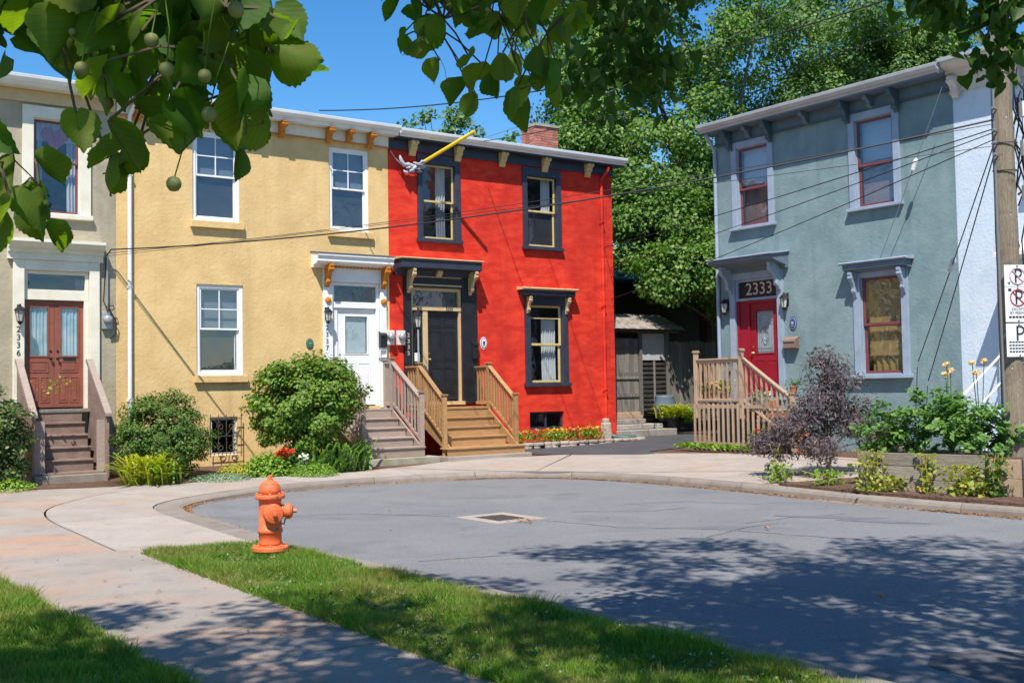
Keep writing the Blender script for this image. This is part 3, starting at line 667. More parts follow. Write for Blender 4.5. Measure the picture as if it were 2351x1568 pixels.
def downpipe(h, u, z0, z1, mat, y=-.06, elbow=True, r=.042, out=.36, name='downpipe'):
    pts = [(u, y, z0), (u, y, z1)]
    if elbow: pts += [(u, y - .04, z1 + .08), (u + .06, -out + .08, z1 + .28), (u + .06, -out + .06, z1 + .36)]
    d = MB().tube(pts, r, 10).obj(name, MT[mat], h, smooth=False)
    for k in range(3):
        zz = z0 + (z1 - z0) * (k + .5) / 3; MB().ring(u - r - .006, u + r + .006, zz - .02, zz + .02, .006, y - r - .006, 0).obj('strap', MT[mat], d)
    return d

# ================================================================ grey house
gh = thing('grey_house', 'weathered grey stucco row house with brick red double doors and cream surround', 'house', L, -9.0, 0, -.2)
go = [(-7.86, -6.67, 1.50, 4.17), (-7.71, -6.83, 5.27, 7.13), (-10.9, -9.9, 5.27, 7.13), (-10.9, -9.9, 2.1, 4.0)]
wall(gh, MT['stucco_grey'], -12.4, -6.162, -.4, 7.66, go)
eave(gh, -12.5, -6.164, 7.83, soff='cream_paint')
box('frieze', MT['tan_paint'], gh, -12.4, -6.17, -.05, 0, 7.40, 7.635)
window(gh, *go[1], 'cream_paint', 'dull_red_paint', cas=.19, top=.22, sill=('cream_paint', .09, .1, .22), mid=6.3, glass=('glass', 'glass'), label='upstairs window with a red heart hung in its upper sash')
window(gh, *go[2], 'cream_paint', 'dull_red_paint', cas=.19, sill=('cream_paint', .09, .1, .22)); window(gh, *go[3], 'cream_paint', 'dull_red_paint', cas=.19, sill=('cream_paint', .09, .1, .22))
curtain(gh, -7.68, -7.5, 5.3, 7.1, 'curtain_blue', folds=3); curtain(gh, -7.04, -6.86, 5.3, 7.1, 'lace', folds=3); curtain(gh, -7.68, -6.86, 6.72, 7.1, 'lace', y=.2, folds=8, amp=.012)
hp = []
for k in range(28):
    a = 2 * math.pi * k / 28; x = 16 * math.sin(a) ** 3; y = 13 * math.cos(a) - 5 * math.cos(2 * a) - 2 * math.cos(3 * a) - math.cos(4 * a); hp.append((-7.27 + x * .0165, 6.80 + y * .0165))
MB().prism(hp, .155, .165, 'y').obj('heart_ornament', MT['heart_red'], gh)
m = MB().box(-8.06, -7.86, -.06, .02, 1.45, 4.36); m.box(-6.67, -6.48, -.06, .02, 1.45, 4.36)
m.box(-8.085, -7.84, -.085, -.06, 1.45, 1.7); m.box(-6.69, -6.46, -.085, -.06, 1.45, 1.7)
m.box(-7.86, -6.67, -.055, .02, 4.17, 4.36)
sg = m.obj('door_surround', MT['cream_paint'], gh, .008)
P = [(0, 4.36), (-.09, 4.36), (-.09, 4.47), (-.15, 4.50), (-.15, 4.56), (-.24, 4.60), (-.30, 4.68), (-.30, 4.74), (0, 4.78)]
MB().prism(P, -8.16, -6.42).obj('cornice', MT['cream_paint'], gh)
MB().ring(-7.86, -6.67, 3.6, 4.17, .07, .02, .12, wb=.20).obj('transom_frame', MT['cream_paint'], gh, .006)
box('transom_pane', MT['glass'], gh, -7.79, -6.74, .07, .075, 3.8, 4.1)
m = MB().box(-7.86, -7.84, .02, .16, 1.5, 3.6); m.box(-6.76, -6.67, .02, .16, 1.5, 3.6); m.obj('door_frame', MT['cream_paint'], gh)
for sd, (a, b) in enumerate(((-7.838, -7.302), (-7.296, -6.762))):
    g0 = (a + .1, b - .115, 2.52, 3.46) if sd == 0 else (a + .115, b - .1, 2.52, 3.46)
    pn = [(a + .1, b - .1, 2.2, 2.42), (a + .08, (a + b) / 2 - .02, 1.62, 2.12), ((a + b) / 2 + .02, b - .08, 1.62, 2.12)]
    d = panel_door(gh, a, b, 1.53, 3.59, .09, 'brick_red_paint', pn, [g0], label=None, knob='black_metal', knob_side=1 if sd == 0 else -1)
    curtain(d, g0[0], g0[1], g0[2] + .01, g0[3], 'curtain_blue' if sd == 0 else 'curtain_blue', y=.125, amp=.008, folds=5)
    if sd: box('letter_slot', MT['black_metal'], d, a + .16, b - .14, .075, .0895, 2.44, 2.49)
for k, c in enumerate('2336'): text(c, .16, 'sign_black', gh, -7.965, -.064, 3.02 - k * .15, name='house_number')
box('threshold', MT['grey_board'], gh, -7.9, -6.6, -.1, .1, 1.44, 1.5)

def wall_lamp(label, fr, u, off, z, s=1.0, group=None):
    t = thing('wall_lantern', label, 'lantern', fr, u, off, z, group); y = -off
    MB().box(u - .03 * s, u + .03 * s, y + .0, y + .02, z - .2 * s, z + .06 * s).tube([(u, y, z - .02), (u, y - .06 * s, z + .03 * s), (u, y - .10 * s, z)], .01 * s, 6).obj('bracket', MT['black_metal'], t)
    c = (u, y - .10 * s, z - .22 * s)
    MB().lathe([(.045 * s, 0), (.075 * s, .17 * s), (.07 * s, .175 * s), (.04 * s, .005)], c, 6).obj('glass_shade', MT['lamp_glass'], t)
    m = MB().lathe([(.10 * s, .172 * s), (.092 * s, .19 * s), (.05 * s, .235 * s), (.02 * s, .25 * s), (.018 * s, .28 * s), (.001, .29 * s)], c, 6); m.lathe([(.001, -.06 * s), (.02 * s, -.05 * s), (.05 * s, -.006), (.05 * s, .004)], c, 6)
    for k in range(6):
        a = 2 * math.pi * k / 6; m.tube([(c[0] + .046 * s * math.cos(a), c[1] + .046 * s * math.sin(a), c[2]), (c[0] + .077 * s * math.cos(a), c[1] + .077 * s * math.sin(a), c[2] + .172 * s)], .006 * s, 4)
    m.obj('cage', MT['black_metal'], t); return t
wall_lamp('dark wall lantern above the number 2336 beside the brick red doors', L, -7.96, .062, 3.42, 1.15)
def meter(label, fr, u, z, mat='meter_white', box_=True, group=None, pipe=None):
    t = thing('electricity_meter', label, 'meter', fr, u, 0, z, group)
    box('housing', MT[mat], t, u - .10, u + .10, -.09, -.002, z - .17, z + .17, .01)
    MB().lathe([(.085, 0), (.085, .05), (.075, .09), (.05, .105), (.001, .11)], (u, -.09, z + .02), 20, (0, -1, 0)).obj('dial_cover', MT['galvanised'], t, smooth=True)
    if pipe: MB().tube(pipe, .022, 8).obj('conduit', MT['galvanised' if mat != 'meter_white' else mat], t)
    return t
meter('grey electricity meter with looped cable between the grey and yellow houses', L, -6.34, 3.22, 'galvanised', pipe=[(-6.34, -.05, 3.39), (-6.34, -.05, 4.45), (-6.36, -.08, 4.52)])
t = thing('cable_loop', 'black cable looped over the grey electricity meter', 'cable', L, -6.3, 0, 3.0)
MB().tube([(-6.36, -.07, 4.5), (-6.42, -.1, 3.6), (-6.36, -.14, 3.42), (-6.22, -.13, 3.44), (-6.24, -.12, 3.52), (-6.38, -.12, 3.5), (-6.3, -.12, 3.42), (-6.18, -.1, 3.2), (-6.17, -.06, 2.95), (-6.28, -.03, 2.86)], .012, 6).obj('wire', MT['cable'], t)

# ================================================================ yellow house
yh = thing('yellow_house', 'yellow ochre stucco row house with white windows and orange scrolled brackets', 'house', L, -3.0, 0, -.2)
yo = [(-4.6, -3.58, 5.36, 7.26), (-1.49, -.5, 5.36, 7.26), (-4.53, -3.52, 2.12, 4.03), (-4.26, -3.66, .44, 1.25), (-1.46, -.26, 1.40, 4.2)]
wall(yh, MT['stucco_yellow'], -6.158, -.002, -.4, 7.66, yo)
eave(yh, -6.16, .14, 7.84)
box('frieze', MT['cream_paint'], yh, -6.15, -.008, -.06, 0, 7.36, 7.635)
box('frieze_moulding', MT['orange_paint'], yh, -6.15, -.008, -.08, -.06, 7.355, 7.395)
for u in (-5.75, -4.95, -4.1, -3.3, -2.67, -1.55, -1.05, -.52): console(yh, 'orange_paint', u, 7.635, .34 if u not in (-1.05, -4.1) else .24, .30, .11, y0=-.06)
for a in yo[:3]:
    w = window(yh, *a, 'white_paint', 'white_paint', cas=0, fw=.075, sw=.04, rec=.05, nx=2, nz=2, mid=(a[2] + a[3]) / 2 + .02, screen=True, glass=('glass_dim', 'glass_dim'))
    box('sill', MT['stucco_yellow'], w, a[0] - .06, a[1] + .07, -.09, .0, a[2] - .15, a[2] - .002, .01)
    box('blind', MT['blind_grey'], w, a[0] + .09, a[1] - .09, .17, .175, (a[2] + a[3]) / 2 - .25, a[3] - .05)
curtain(yh, -3.72, -3.56, 2.2, 3.0, 'curtain_white', y=.13, folds=2)
w = MB().ring(-4.258, -3.662, .442, 1.248, .06, .05, .14).obj('window', MT['cream_paint'], yh, .005); w['label'] = 'basement window behind a scrolled iron grille'
box('pane', MT['glass_dim'], w, -4.2, -3.72, .09, .095, .5, 1.19)
gr = MB()
for x in (-4.28, -4.11, -3.94, -3.78, -3.62): gr.tube([(x, -.1, .42), (x, -.1, 1.3)], .009, 5)
for z in (.5, .85, 1.22): gr.tube([(-4.3, -.1, z), (-3.6, -.1, z)], .009, 5)
def scroll(c, r, turns, sgn):
    return [(c[0] + sgn * r * (1 - .75 * t) * math.cos(t * turns * 6.283 + 1.57), -.112, c[1] + r * (1 - .75 * t) * math.sin(t * turns * 6.283 + 1.57)) for t in np.linspace(0, 1, 18)]
for z in (.62, 1.06):
    for sg_, x in ((1, -4.07), (-1, -3.83)): gr.tube(scroll((x, z), .09, 1.3, sg_), .008, 5)
gr.tube([(-4.2, -.11, 1.2), (-3.95, -.11, .85), (-3.7, -.11, 1.2)], .008, 5)
gr.obj('grille', MT['iron'], w)
m = MB().box(-1.68, -1.46, -.05, .02, 1.36, 4.50); m.box(-.26, -.10, -.05, .02, 1.36, 4.50); m.box(-1.46, -.26, -.045, .02, 4.2, 4.50)
sg = m.obj('door_surround', MT['white_paint'], yh, .006)
for x in (-1.57, -.18): MB().lathe([(.001, 0), (.075, 0), (.07, .03), (.03, .045), (.001, .05)], (x, -.05, 3.78), 16, (0, -1, 0)).obj('rosette', MT['orange_paint'], sg)
P = [(0, 4.50), (-.10, 4.50), (-.10, 4.54), (-.30, 4.58), (-.35, 4.62), (-.35, 4.69), (-.39, 4.74), (-.39, 4.78), (0, 4.84)]
cp = MB().prism(P, -1.95, -.06).obj('door_canopy', MT['white_paint'], yh); MB().prism([(-.40, 4.782), (-.40, 4.795), (0, 4.865), (0, 4.843)], -1.97, -.04).obj('canopy_flashing', MT['roof_dark'], cp)
for k in range(15):
    x = -1.52 + k * .0905; box('dentil', MT['orange_paint'], cp, x, x + .05, -.16, -.105, 4.505, 4.555)
for u in (-1.60, -.19): console(yh, 'orange_paint', u, 4.57, .50, .30, .10, y0=-.05)
MB().ring(-1.46, -.26, 3.62, 4.2, .07, .02, .13, wb=.14).obj('transom_frame', MT['white_paint'], yh, .005)
box('transom_pane', MT['glass'], yh, -1.39, -.33, .07, .075, 3.76, 4.13)
m = MB().box(-1.46, -1.30, .05, .16, 1.40, 3.62); m.box(-.34, -.26, .02, .16, 1.40, 3.62); m.obj('door_frame', MT['white_paint'], yh, .004)
panel_door(yh, -1.298, -.342, 1.43, 3.61, .085, 'white_paint', [(-1.16, -.86, 1.62, 2.38), (-.78, -.48, 1.62, 2.38)], [(-1.10, -.54, 2.60, 3.44)], gl='glass', knob='brass', knob_side=-1)
box('door_blind', MT['blind_grey'], yh, -1.08, -.56, .135, .14, 2.62, 3.42)
for k, c in enumerate('2337'): text(c, .15, 'sign_black', yh, -1.60, -.054, 3.16 - k * .15, name='house_number')
downpipe(yh, -5.9, .5, 7.3, 'white_paint')
wall_lamp('slim dark wall lantern beside the white door of the yellow house', L, -1.62, .052, 3.55, 1.1)

def oval_plaque(label, fr, u, z, mats, rx=.085, rz=.135):
    t = thing('heritage_plaque', label, 'plaque', fr, u, 0, z)
    for i, (k, m_) in enumerate(((1, mats[0]), (.84, mats[1]), (.70, mats[0]))):
        MB().prism([(u + rx * k * math.cos(a), z + rz * k * math.sin(a)) for a in np.linspace(0, 6.283, 25)[:-1]], -.012 - i * .006, -.002 - i * .004, 'y').obj(('rim', 'band', 'field')[i], MT[m_], t)
    MB().prism([(u - .03, z - .02), (u + .03, z - .02), (u + .035, z + .03), (u + .012, z + .05), (u - .012, z + .05), (u - .035, z + .03)], -.032, -.022, 'y').obj('emblem', MT[mats[1]], t)
    box('text_band', MT[mats[1]], t, u - .035, u + .035, -.030, -.022, z - .06, z - .042)
    return t
oval_plaque('dark green oval plaque on the yellow wall above the round shrub', L, -2.0, 2.80, ('plaque_green', 'leaf_silver'), .09, .12)
def wall_box(name, label, fr, u0, u1, z0, z1, mat, dep=.12):
    t = thing(name, label, 'mailbox', fr, (u0 + u1) / 2, 0, z0); w_ = u1 - u0
    MB().prism([(-.004, z0), (-dep, z0 + .02), (-dep, z1 - .09), (-.004, z1 - .02)], u0 + .006, u1 - .006).obj('body', MT[mat], t, .006)
    MB().prism([(-.003, z1), (-.003, z1 - .018), (-dep - .015, z1 - .10), (-dep - .02, z1 - .12), (-dep - .012, z1 - .075)], u0, u1).obj('lid', MT[mat], t, .003)
    return t
wall_box('mailbox', 'black mailbox on the white jamb between the white door and the meters', L, -.30, -.13, 2.72, 3.10, 'black_metal')
box_p = thing('newspaper_rack', 'small pale rack hanging below the black mailbox', 'rack', L, -.21, 0, 2.5)
MB().ring(-.30, -.13, 2.5, 2.68, .012, -.1, -.003).obj('frame', MT['meter_white'], box_p)
for k, u in enumerate((-.02, .26)): meter(('white electricity meter on the red wall beside the black door surround', 'white electricity meter on the seam of the yellow and red houses')[1 - k], L, u, 2.96)

# ================================================================ red house
rh = thing('red_house', 'bright red stucco row house with black door surround and navy window trim', 'house', L, 3.4, 0, -.2)
ro = [(.90, 1.83, 5.33, 7.14), (3.95, 4.90, 5.33, 7.14), (3.98, 5.02, 1.86, 3.86), (.55, 1.95, 1.46, 4.16), (3.94, 5.02, .70, 1.14)]
wall(rh, MT['stucco_red'], .002, 6.76, -.4, 7.66, ro, depth=9)
eave(rh, .16, 6.98, 7.80, soff='navy_paint', depth=9, zs=7.60)
box('frieze', MT['navy_paint'], rh, .01, 6.77, -.05, 0, 7.38, 7.598)
box('frieze_moulding', MT['navy_paint'], rh, .01, 6.77, -.075, -.05, 7.37, 7.41)
for u in (.61, 1.87, 3.17, 4.49, 5.88):
    c = MB().prism([(-.05, 7.60), (-.24, 7.60), (-.24, 7.52), (-.19, 7.47), (-.20, 7.42), (-.13, 7.36), (-.12, 7.30), (-.08, 7.25), (-.05, 7.25)], u - .085, u + .085).obj('corbel', MT['gold_paint'], rh, .008)
    for sx in (-1, 1): MB().lathe([(.001, 0), (.05, 0), (.04, .03), (.001, .04)], (u + sx * .055, -.236, 7.55), 12, (0, -1, 0)).obj('scroll', MT['gold_paint'], c)
    MB().lathe([(.001, 0), (.035, 0), (.025, .025), (.001, .03)], (u, -.185, 7.44), 10, (0, -1, 0)).obj('boss', MT['gold_paint'], c)
for k, a in enumerate(ro[:2]):
    window(rh, *a, 'navy_paint', 'gold_paint', cas=.13, top=.20, sill=('navy_paint', .09, .10, .16), mid=6.24, glass=('glass', 'glass_dim'), fw=.02, sw=.045, screen=(k == 1))
    curtain(rh, a[1] - .42 if k == 0 else a[1] - .34, a[1] - .16 if k == 0 else a[1] - .06, a[2], a[3], 'curtain_white', folds=4, y=.22)
w = window(rh, *ro[2], 'navy_paint', 'gold_paint', cas=.16, top=.2, sill=('navy_paint', .09, .10, .2), mid=2.84, glass=('glass', 'glass'), fw=.02, sw=.055)
curtain(rh, 4.50, 4.94, 1.9, 3.5, 'curtain_white', folds=6, y=.22, gather=-.0); curtain(rh, 4.02, 4.12, 1.9, 3.5, 'curtain_white', folds=2, y=.22)
box('sash_bar', MT['gold_paint'], w, 4.045, 4.955, .055, .08, 3.50, 3.53)
P = [(0, 4.04), (-.12, 4.04), (-.13, 4.06), (-.22, 4.08), (-.22, 4.20), (0, 4.20)]
hd = MB().prism(P, 3.66, 5.30).obj('window_hood', MT['navy_paint'], rh, .006); MB().prism([(0, 4.202), (-.27, 4.202), (-.29, 4.24), (-.27, 4.262), (0, 4.29)], 3.60, 5.36).obj('hood_cap', MT['tan_paint'], hd, .004)
for u in (3.90, 5.12): console(rh, 'tan_paint', u, 4.04, .42, .18, .07, y0=-.046)
# basement window
w = MB().ring(3.942, 5.018, .702, 1.138, .05, .07, .14).obj('window', MT['navy_paint'], rh, .004); box('mullion', MT['navy_paint'], w, 4.46, 4.51, .07, .14, .752, 1.088)
for a, b in ((3.992, 4.46), (4.51, 4.968)): box('pane', MT['glass_dim'], w, a, b, .1, .105, .752, 1.088)
# entrance
m = MB().box(.36, .55, -.06, .02, 1.40, 4.40); m.box(1.95, 2.37, -.06, .02, 1.40, 4.40); m.box(.55, 1.95, -.055, .02, 4.16, 4.40)
m.box(.34, .57, -.09, -.06, 1.40, 1.62); m.box(1.93, 2.39, -.09, -.06, 1.40, 1.62)
sg = m.obj('door_surround', MT['black_paint'], rh, .006)
box('surround_line', MT['tan_paint'], sg, .56, 1.94, -.068, -.056, 4.20, 4.235); box('surround_line', MT['tan_paint'], sg, .56, 1.94, -.068, -.056, 4.40, 4.425)
P = [(0, 4.42), (-.10, 4.42), (-.10, 4.50), (-.14, 4.545), (-.38, 4.56), (-.43, 4.58), (-.43, 4.77), (0, 4.77)]
cp = MB().prism(P, .10, 2.30).obj('door_canopy', MT['navy_paint'], rh, .006); MB().prism([(0, 4.772), (-.46, 4.772), (-.48, 4.795), (-.46, 4.81), (0, 4.85)], .06, 2.34).obj('canopy_cap', MT['tan_paint'], cp, .004)
for u in (.46, 2.16): console(rh, 'tan_paint', u, 4.56, .55, .36, .075, y0=-.06)
MB().prism([(-.10, 4.55), (-.24, 4.55), (-.22, 4.47), (-.14, 4.41), (-.10, 4.40)], 1.18, 1.32).obj('corbel', MT['tan_paint'], cp, .004)
MB().ring(.55, 1.95, 3.62, 4.16, .075, .0, .12, wb=.10).obj('transom_frame', MT['tan_paint'], rh, .005)
box('transom_pane', MT['glass_dim'], rh, .625, 1.875, .07, .075, 3.72, 4.085)
text('2335', .10, 'sign_black', rh, 1.62, -.004, 3.665, name='house_number')
m = MB().box(.55, .62, .03, .15, 1.46, 3.62); m.box(.90, 1.03, .02, .15, 1.46, 3.62); m.box(1.90, 1.95, .02, .15, 1.46, 3.62)
m.obj('door_frame', MT['tan_paint'], rh, .004)
sl_ = MB().ring(.62, .90, 2.35, 3.62, .045, .05, .11).obj('sidelight', MT['black_paint'], rh, .004); box('pane', MT['glass'], sl_, .665, .855, .08, .085, 2.395, 3.575); box('sidelight_panel', MT['black_paint'], sl_, .62, .90, .05, .11, 1.46, 2.348)
box('notice', MT['plaque_white'], sl_, .69, .83, .074, .079, 2.42, 2.62)
px = [(1.12, 1.43), (1.50, 1.81)]
panel_door(rh, 1.031, 1.899, 1.49, 3.60, .085, 'black_paint', [(a, b, c, d) for a, b in px for c, d in ((1.66, 2.26), (2.42, 3.14), (3.22, 3.46))], None, knob='brass', knob_side=-1)
box('threshold', MT['tan_paint'], rh, .98, 1.96, -.12, .1, 1.38, 1.462)
for k, c in enumerate('2335'): text(c, .14, 'number_pale', rh, .455, -.064, 3.02 - k * .14, name='house_number')
downpipe(rh, 6.36, .55, 7.18, 'stucco_red', r=.045)
t = thing('chimney', 'speckled red brick chimney rising behind the red house roof', 'chimney', L, 6.65, -3.0, 7.9)
box('core', MT['mortar'], t, 6.46, 7.27, 3.0, 3.7, 7.8, 9.34)
bk = MB().box(6.45, 6.645, 2.985, 3.075, 7.8, 7.862).obj('brick', MT['brick'], t, .004)
bs = MB().box(6.445, 6.535, 3.08, 3.275, 7.8, 7.862).obj('brick', MT['brick'], t, .004)
for cs in range(21):
    zz = cs * .0735; sh = .0 if cs % 2 else .1
    for k in range(4):
        if cs or k: inst(bk, 'brick', t, (k * .206 + (sh if k < 4 else .0) * .0 + (.004 if cs % 2 else 0), random.uniform(-.006, .004), zz))
    for k in range(3):
        if cs or k: inst(bs, 'brick', t, (random.uniform(-.006, .004), k * .206, zz))
box('cap', MT['concrete_base'], t, 6.42, 7.31, 2.95, 3.75, 9.345, 9.42)
wall_box('mailbox', 'black mailbox on the red wall beside the black door surround', L, 2.19, 2.37, 2.45, 2.92, 'black_metal')
oval_plaque('navy and white oval plaque on the red wall', L, 2.58, 2.86, ('plaque_white', 'plaque_blue'), .095, .15)
# lantern on a slim post in front of the red house sidelight
t = thing('lamp_post', 'black lantern on a slim grey post beside the cedar steps', 'lamp', L, .40, .62, .25)
MB().tube([(.40, -.62, .25), (.40, -.62, 3.18)], .022, 8).obj('post', MT['galvanised'], t)
c = (.40, -.62, 3.18); MB().lathe([(.05, 0), (.085, .24), (.08, .25), (.045, .01)], c, 6).obj('glass_shade', MT['lamp_glass'], t)
m = MB().lathe([(.125, .245), (.12, .265), (.06, .35), (.025, .38), (.02, .42), (.001, .44)], c, 6).lathe([(.001, -.05), (.03, -.05), (.06, -.005), (.06, .004)], c, 6)
for k in range(6):
    a = 2 * math.pi * k / 6; m.tube([(c[0] + .052 * math.cos(a), c[1] + .052 * math.sin(a), c[2]), (c[0] + .088 * math.cos(a), c[1] + .088 * math.sin(a), c[2] + .246)], .008, 4)
m.obj('cage', MT['black_metal'], t)
# flagpole with a wound-up flag
t = thing('flagpole', 'yellow flagpole jutting from the red house with a tangled grey flag', 'flagpole', L, .83, 0, 7.1)
b0 = Vector((.80, -.04, 7.06)); b1 = Vector((1.62, -1.25, 7.72))
MB().tube([b0, b1], .042, 12).obj('pole', MT['flag_pole_yellow'], t)
MB().lathe([(.001, 0), (.075, 0), (.075, .02), (.05, .03), (.05, .12), (.001, .12)], b0 + Vector((0, .04, 0)), 12, (b1 - b0)).obj('socket', MT['black_metal'], t)
fl = MB(); rnd = random.Random(5)
for k in range(7):
    pts = []; p = b0 + (b1 - b0) * (.02 + .05 * k) if k < 3 else Vector((.76 - .10 * (k - 3), -.16, 7.08 - .03 * (k - 3)))
    for j in range(7): pts.append(p + Vector((rnd.uniform(-.10, .06) - j * .012, rnd.uniform(-.08, .05), -.035 * j + rnd.uniform(-.05, .06))))
    fl.tube(pts, [.02, .035, .04, .032, .038, .03, .012], 6)
fl.tube([(.70, -.15, 7.0), (.56, -.16, 6.98), (.44, -.16, 7.02), (.34, -.16, 6.99), (.27, -.15, 7.10), (.24, -.14, 7.22)], [.05, .06, .05, .055, .045, .02], 7)
fl.tube([(.27, -.15, 7.0), (.14, -.1, 7.15), (.04, -.05, 7.32)], .012, 5)
fl.obj('flag', MT['flag_cloth'], t, smooth=True)

# ================================================================ teal house
th = thing('teal_house', 'sage teal stucco row house numbered 2333 with crimson sashes', 'house', RR, 3.0, 0, -.2)
to = [(.62, 1.57, 5.44, 7.32), (3.88, 4.82, 5.44, 7.32), (3.90, 4.90, 1.90, 3.97), (.50, 1.74, 1.45, 4.20)]
wall(th, MT['stucco_teal'], .0, 6.148, -.4, 7.74, to, depth=9)
eave(th, -.12, 6.14, 7.94, soff='slate_blue_paint', gut='gutter_grey', depth=9, zs=7.74, out=.5)
box('frieze', MT['slate_blue_paint'], th, .01, 6.145, -.05, 0, 7.50, 7.738)
box('frieze_moulding', MT['dark_teal_paint'], th, .01, 6.145, -.085, -.05, 7.47, 7.515)
for u in (.50, 1.69, 3.76, 4.95): console(th, 'dark_teal_paint', u, 7.738, .46, .34, .10, y0=-.05)
for u in (1.10, 2.72, 4.36): console(th, 'slate_blue_paint', u, 7.738, .26, .30, .08, y0=-.05)
for k, a in enumerate(to[:2]):
    window(th, *a, 'pale_blue_paint', 'dull_red_paint', cas=.14, top=.15, sill=('pale_blue_paint', .07, .12, .19), mid=6.33, glass=('glass_sky', 'glass_sky'), fw=.025, sw=.055, screen=False)
    box('roller_blind', MT['lace'] if k == 0 else MT['blind_grey'], th, a[0] + .06, a[1] - .06, .20, .205, a[2] + 1.0, a[3] - .03); box('roller_blind', MT['blind_pink'], th, a[0] + .06, a[1] - .06, .21, .215, a[2] + .03, a[2] + .98)
w = window(th, *to[2], 'pale_blue_paint', 'dull_red_paint', cas=.15, top=.1, sill=('pale_blue_paint', .08, .14, .2), mid=2.95, glass=('glass', 'glass'), fw=.025, sw=.06)
box('roller_blind', MT['blind_tan'], th, 3.98, 4.82, .20, .205, 2.3, 3.95); curtain(th, 4.0, 4.8, 1.95, 2.6, 'blind_tan', y=.26, folds=5)
P = [(0, 4.07), (-.14, 4.07), (-.16, 4.10), (-.26, 4.12), (-.26, 4.23), (0, 4.23)]
hd = MB().prism(P, 3.66, 5.14).obj('window_hood', MT['slate_blue_paint'], th, .006); MB().prism([(0, 4.232), (-.30, 4.232), (-.32, 4.26), (-.30, 4.28), (0, 4.31)], 3.60, 5.20).obj('hood_cap', MT['pale_blue_paint'], hd, .004)
for u in (3.82, 4.98): console(th, 'pale_blue_paint', u, 4.07, .52, .22, .08, y0=-.046)
m = MB().box(.34, .50, -.06, .02, 1.38, 4.36); m.box(1.74, 1.90, -.06, .02, 1.38, 4.36); m.box(.50, 1.74, -.055, .02, 4.20, 4.36)
sg = m.obj('door_surround', MT['pale_blue_paint'], th, .006)
P = [(0, 4.36), (-.10, 4.36), (-.10, 4.42), (-.6, 4.55), (-.64, 4.57), (-.64, 4.63), (0, 4.72)]
cp = MB().prism(P, .22, 2.06).obj('door_canopy', MT['slate_blue_paint'], th, .006); MB().prism([(0, 4.723), (-.66, 4.632), (-.68, 4.655), (-.66, 4.672), (0, 4.765)], .18, 2.10).obj('canopy_cap', MT['pale_blue_paint'], cp, .004)
for u in (.42, 1.84): console(th, 'pale_blue_paint', u, 4.50, .62, .40, .08, y0=-.06)
tf = MB().ring(.50, 1.74, 3.70, 4.20, .055, .0, .11, wb=.06).obj('transom_frame', MT['pale_blue_paint'], th, .005); box('transom_pane', MT['black_paint'], tf, .555, 1.685, .06, .066, 3.76, 4.145)
text('2333', .40, 'number_pale', tf, 1.15, .054, 3.955, name='house_number')
m = MB().box(.50, .56, .02, .15, 1.45, 3.70); m.box(.80, .86, .03, .15, 1.45, 3.70); m.box(1.70, 1.74, .02, .15, 1.45, 3.70); m.box(.86, 1.70, .02, .15, 3.63, 3.70)
m.obj('door_frame', MT['crimson_paint'], th, .004); box('door_side_panel', MT['crimson_paint'], th, .56, .80, .06, .11, 1.45, 3.70)
d = panel_door(th, .861, 1.699, 1.48, 3.629, .075, 'crimson_paint', [(.96, 1.26, 1.62, 2.3), (1.32, 1.6, 1.62, 2.3)], [(1.02, 1.54, 2.46, 3.44)], gl='glass', knob='brass', knob_side=-1)
ld = MB()
for z in (2.55, 2.62, 3.18, 3.25, 3.36): ld.tube([(1.03, .085, z), (1.53, .085, z)], .005, 4)
for x in (1.10, 1.17, 1.39, 1.46): ld.tube([(x, .085, 2.47), (x, .085, 3.43)], .005, 4)
for k in range(4): ld.tube([(1.28 + .09 * math.cos(a) * (1 if k % 2 else .5), .085, 2.9 + (.22 if k < 2 else .12) * math.sin(a)) for a in np.linspace(0, 6.283, 15)], .006, 4)
ld.obj('leading', MT['galvanised'], d); box('frosted_backing', MT['blind_grey'], d, 1.03, 1.53, .11, .114, 2.47, 3.43)
MB().tube([(-.0, -.06, .4), (0, -.06, 7.35), (.0, -.2, 7.55), (.05, -.42, 7.72)], .045, 10).obj('downpipe', MT['pale_blue_paint'], th)
wall_lamp('dark wall lantern to the left of the crimson door by the downpipe', RR, .24, .0, 3.72, 1.2); wall_lamp('dark wall lantern between the crimson door and the blue plaque', RR, 2.0, .0, 3.72, 1.2)
oval_plaque('dark blue oval plaque on the teal wall', RR, 2.14, 3.09, ('plaque_blue', 'pale_blue_paint'), .10, .16)
wall_box('mailbox', 'brown hooded mailbox on the teal wall under the oval plaque', RR, 1.96, 2.30, 2.52, 2.80, 'brown_steps', .16)

# ================================================================ white house
wh = thing('white_house', 'pale blue white stucco house with a peeling cream cornice', 'house', RR, 8.0, 0, -.2)
wo_ = [(7.72, 8.72, 5.2, 7.1), (7.72, 8.72, 2.2, 3.5)]
wall(wh, MT['stucco_white'], 6.152, 12.5, -.4, 7.9, wo_, depth=9, skip_sides=())
for a in wo_: window(wh, *a, 'white_paint', 'white_paint', cas=.16, sill=('white_paint', .09, .12, .22), glass=('glass_sky', 'glass_sky'))
box('frieze', MT['old_white'], wh, 6.152, 12.5, -.07, 0, 7.40, 7.90)
P = [(0, 7.68), (-.14, 7.68), (-.16, 7.71), (-.26, 7.74), (-.26, 7.79), (-.38, 7.84), (-.44, 7.90), (-.44, 7.94), (0, 7.99)]
cw = MB().prism(P, 6.152, 12.5).obj('cornice', MT['old_white'], wh)
MB().prism([(-.44, 7.943), (-.52, 7.943), (-.54, 8.0), (-.49, 8.015), (0, 8.05), (0, 7.995)], 6.15, 12.5).obj('gutter', MT['gutter_white'], wh)
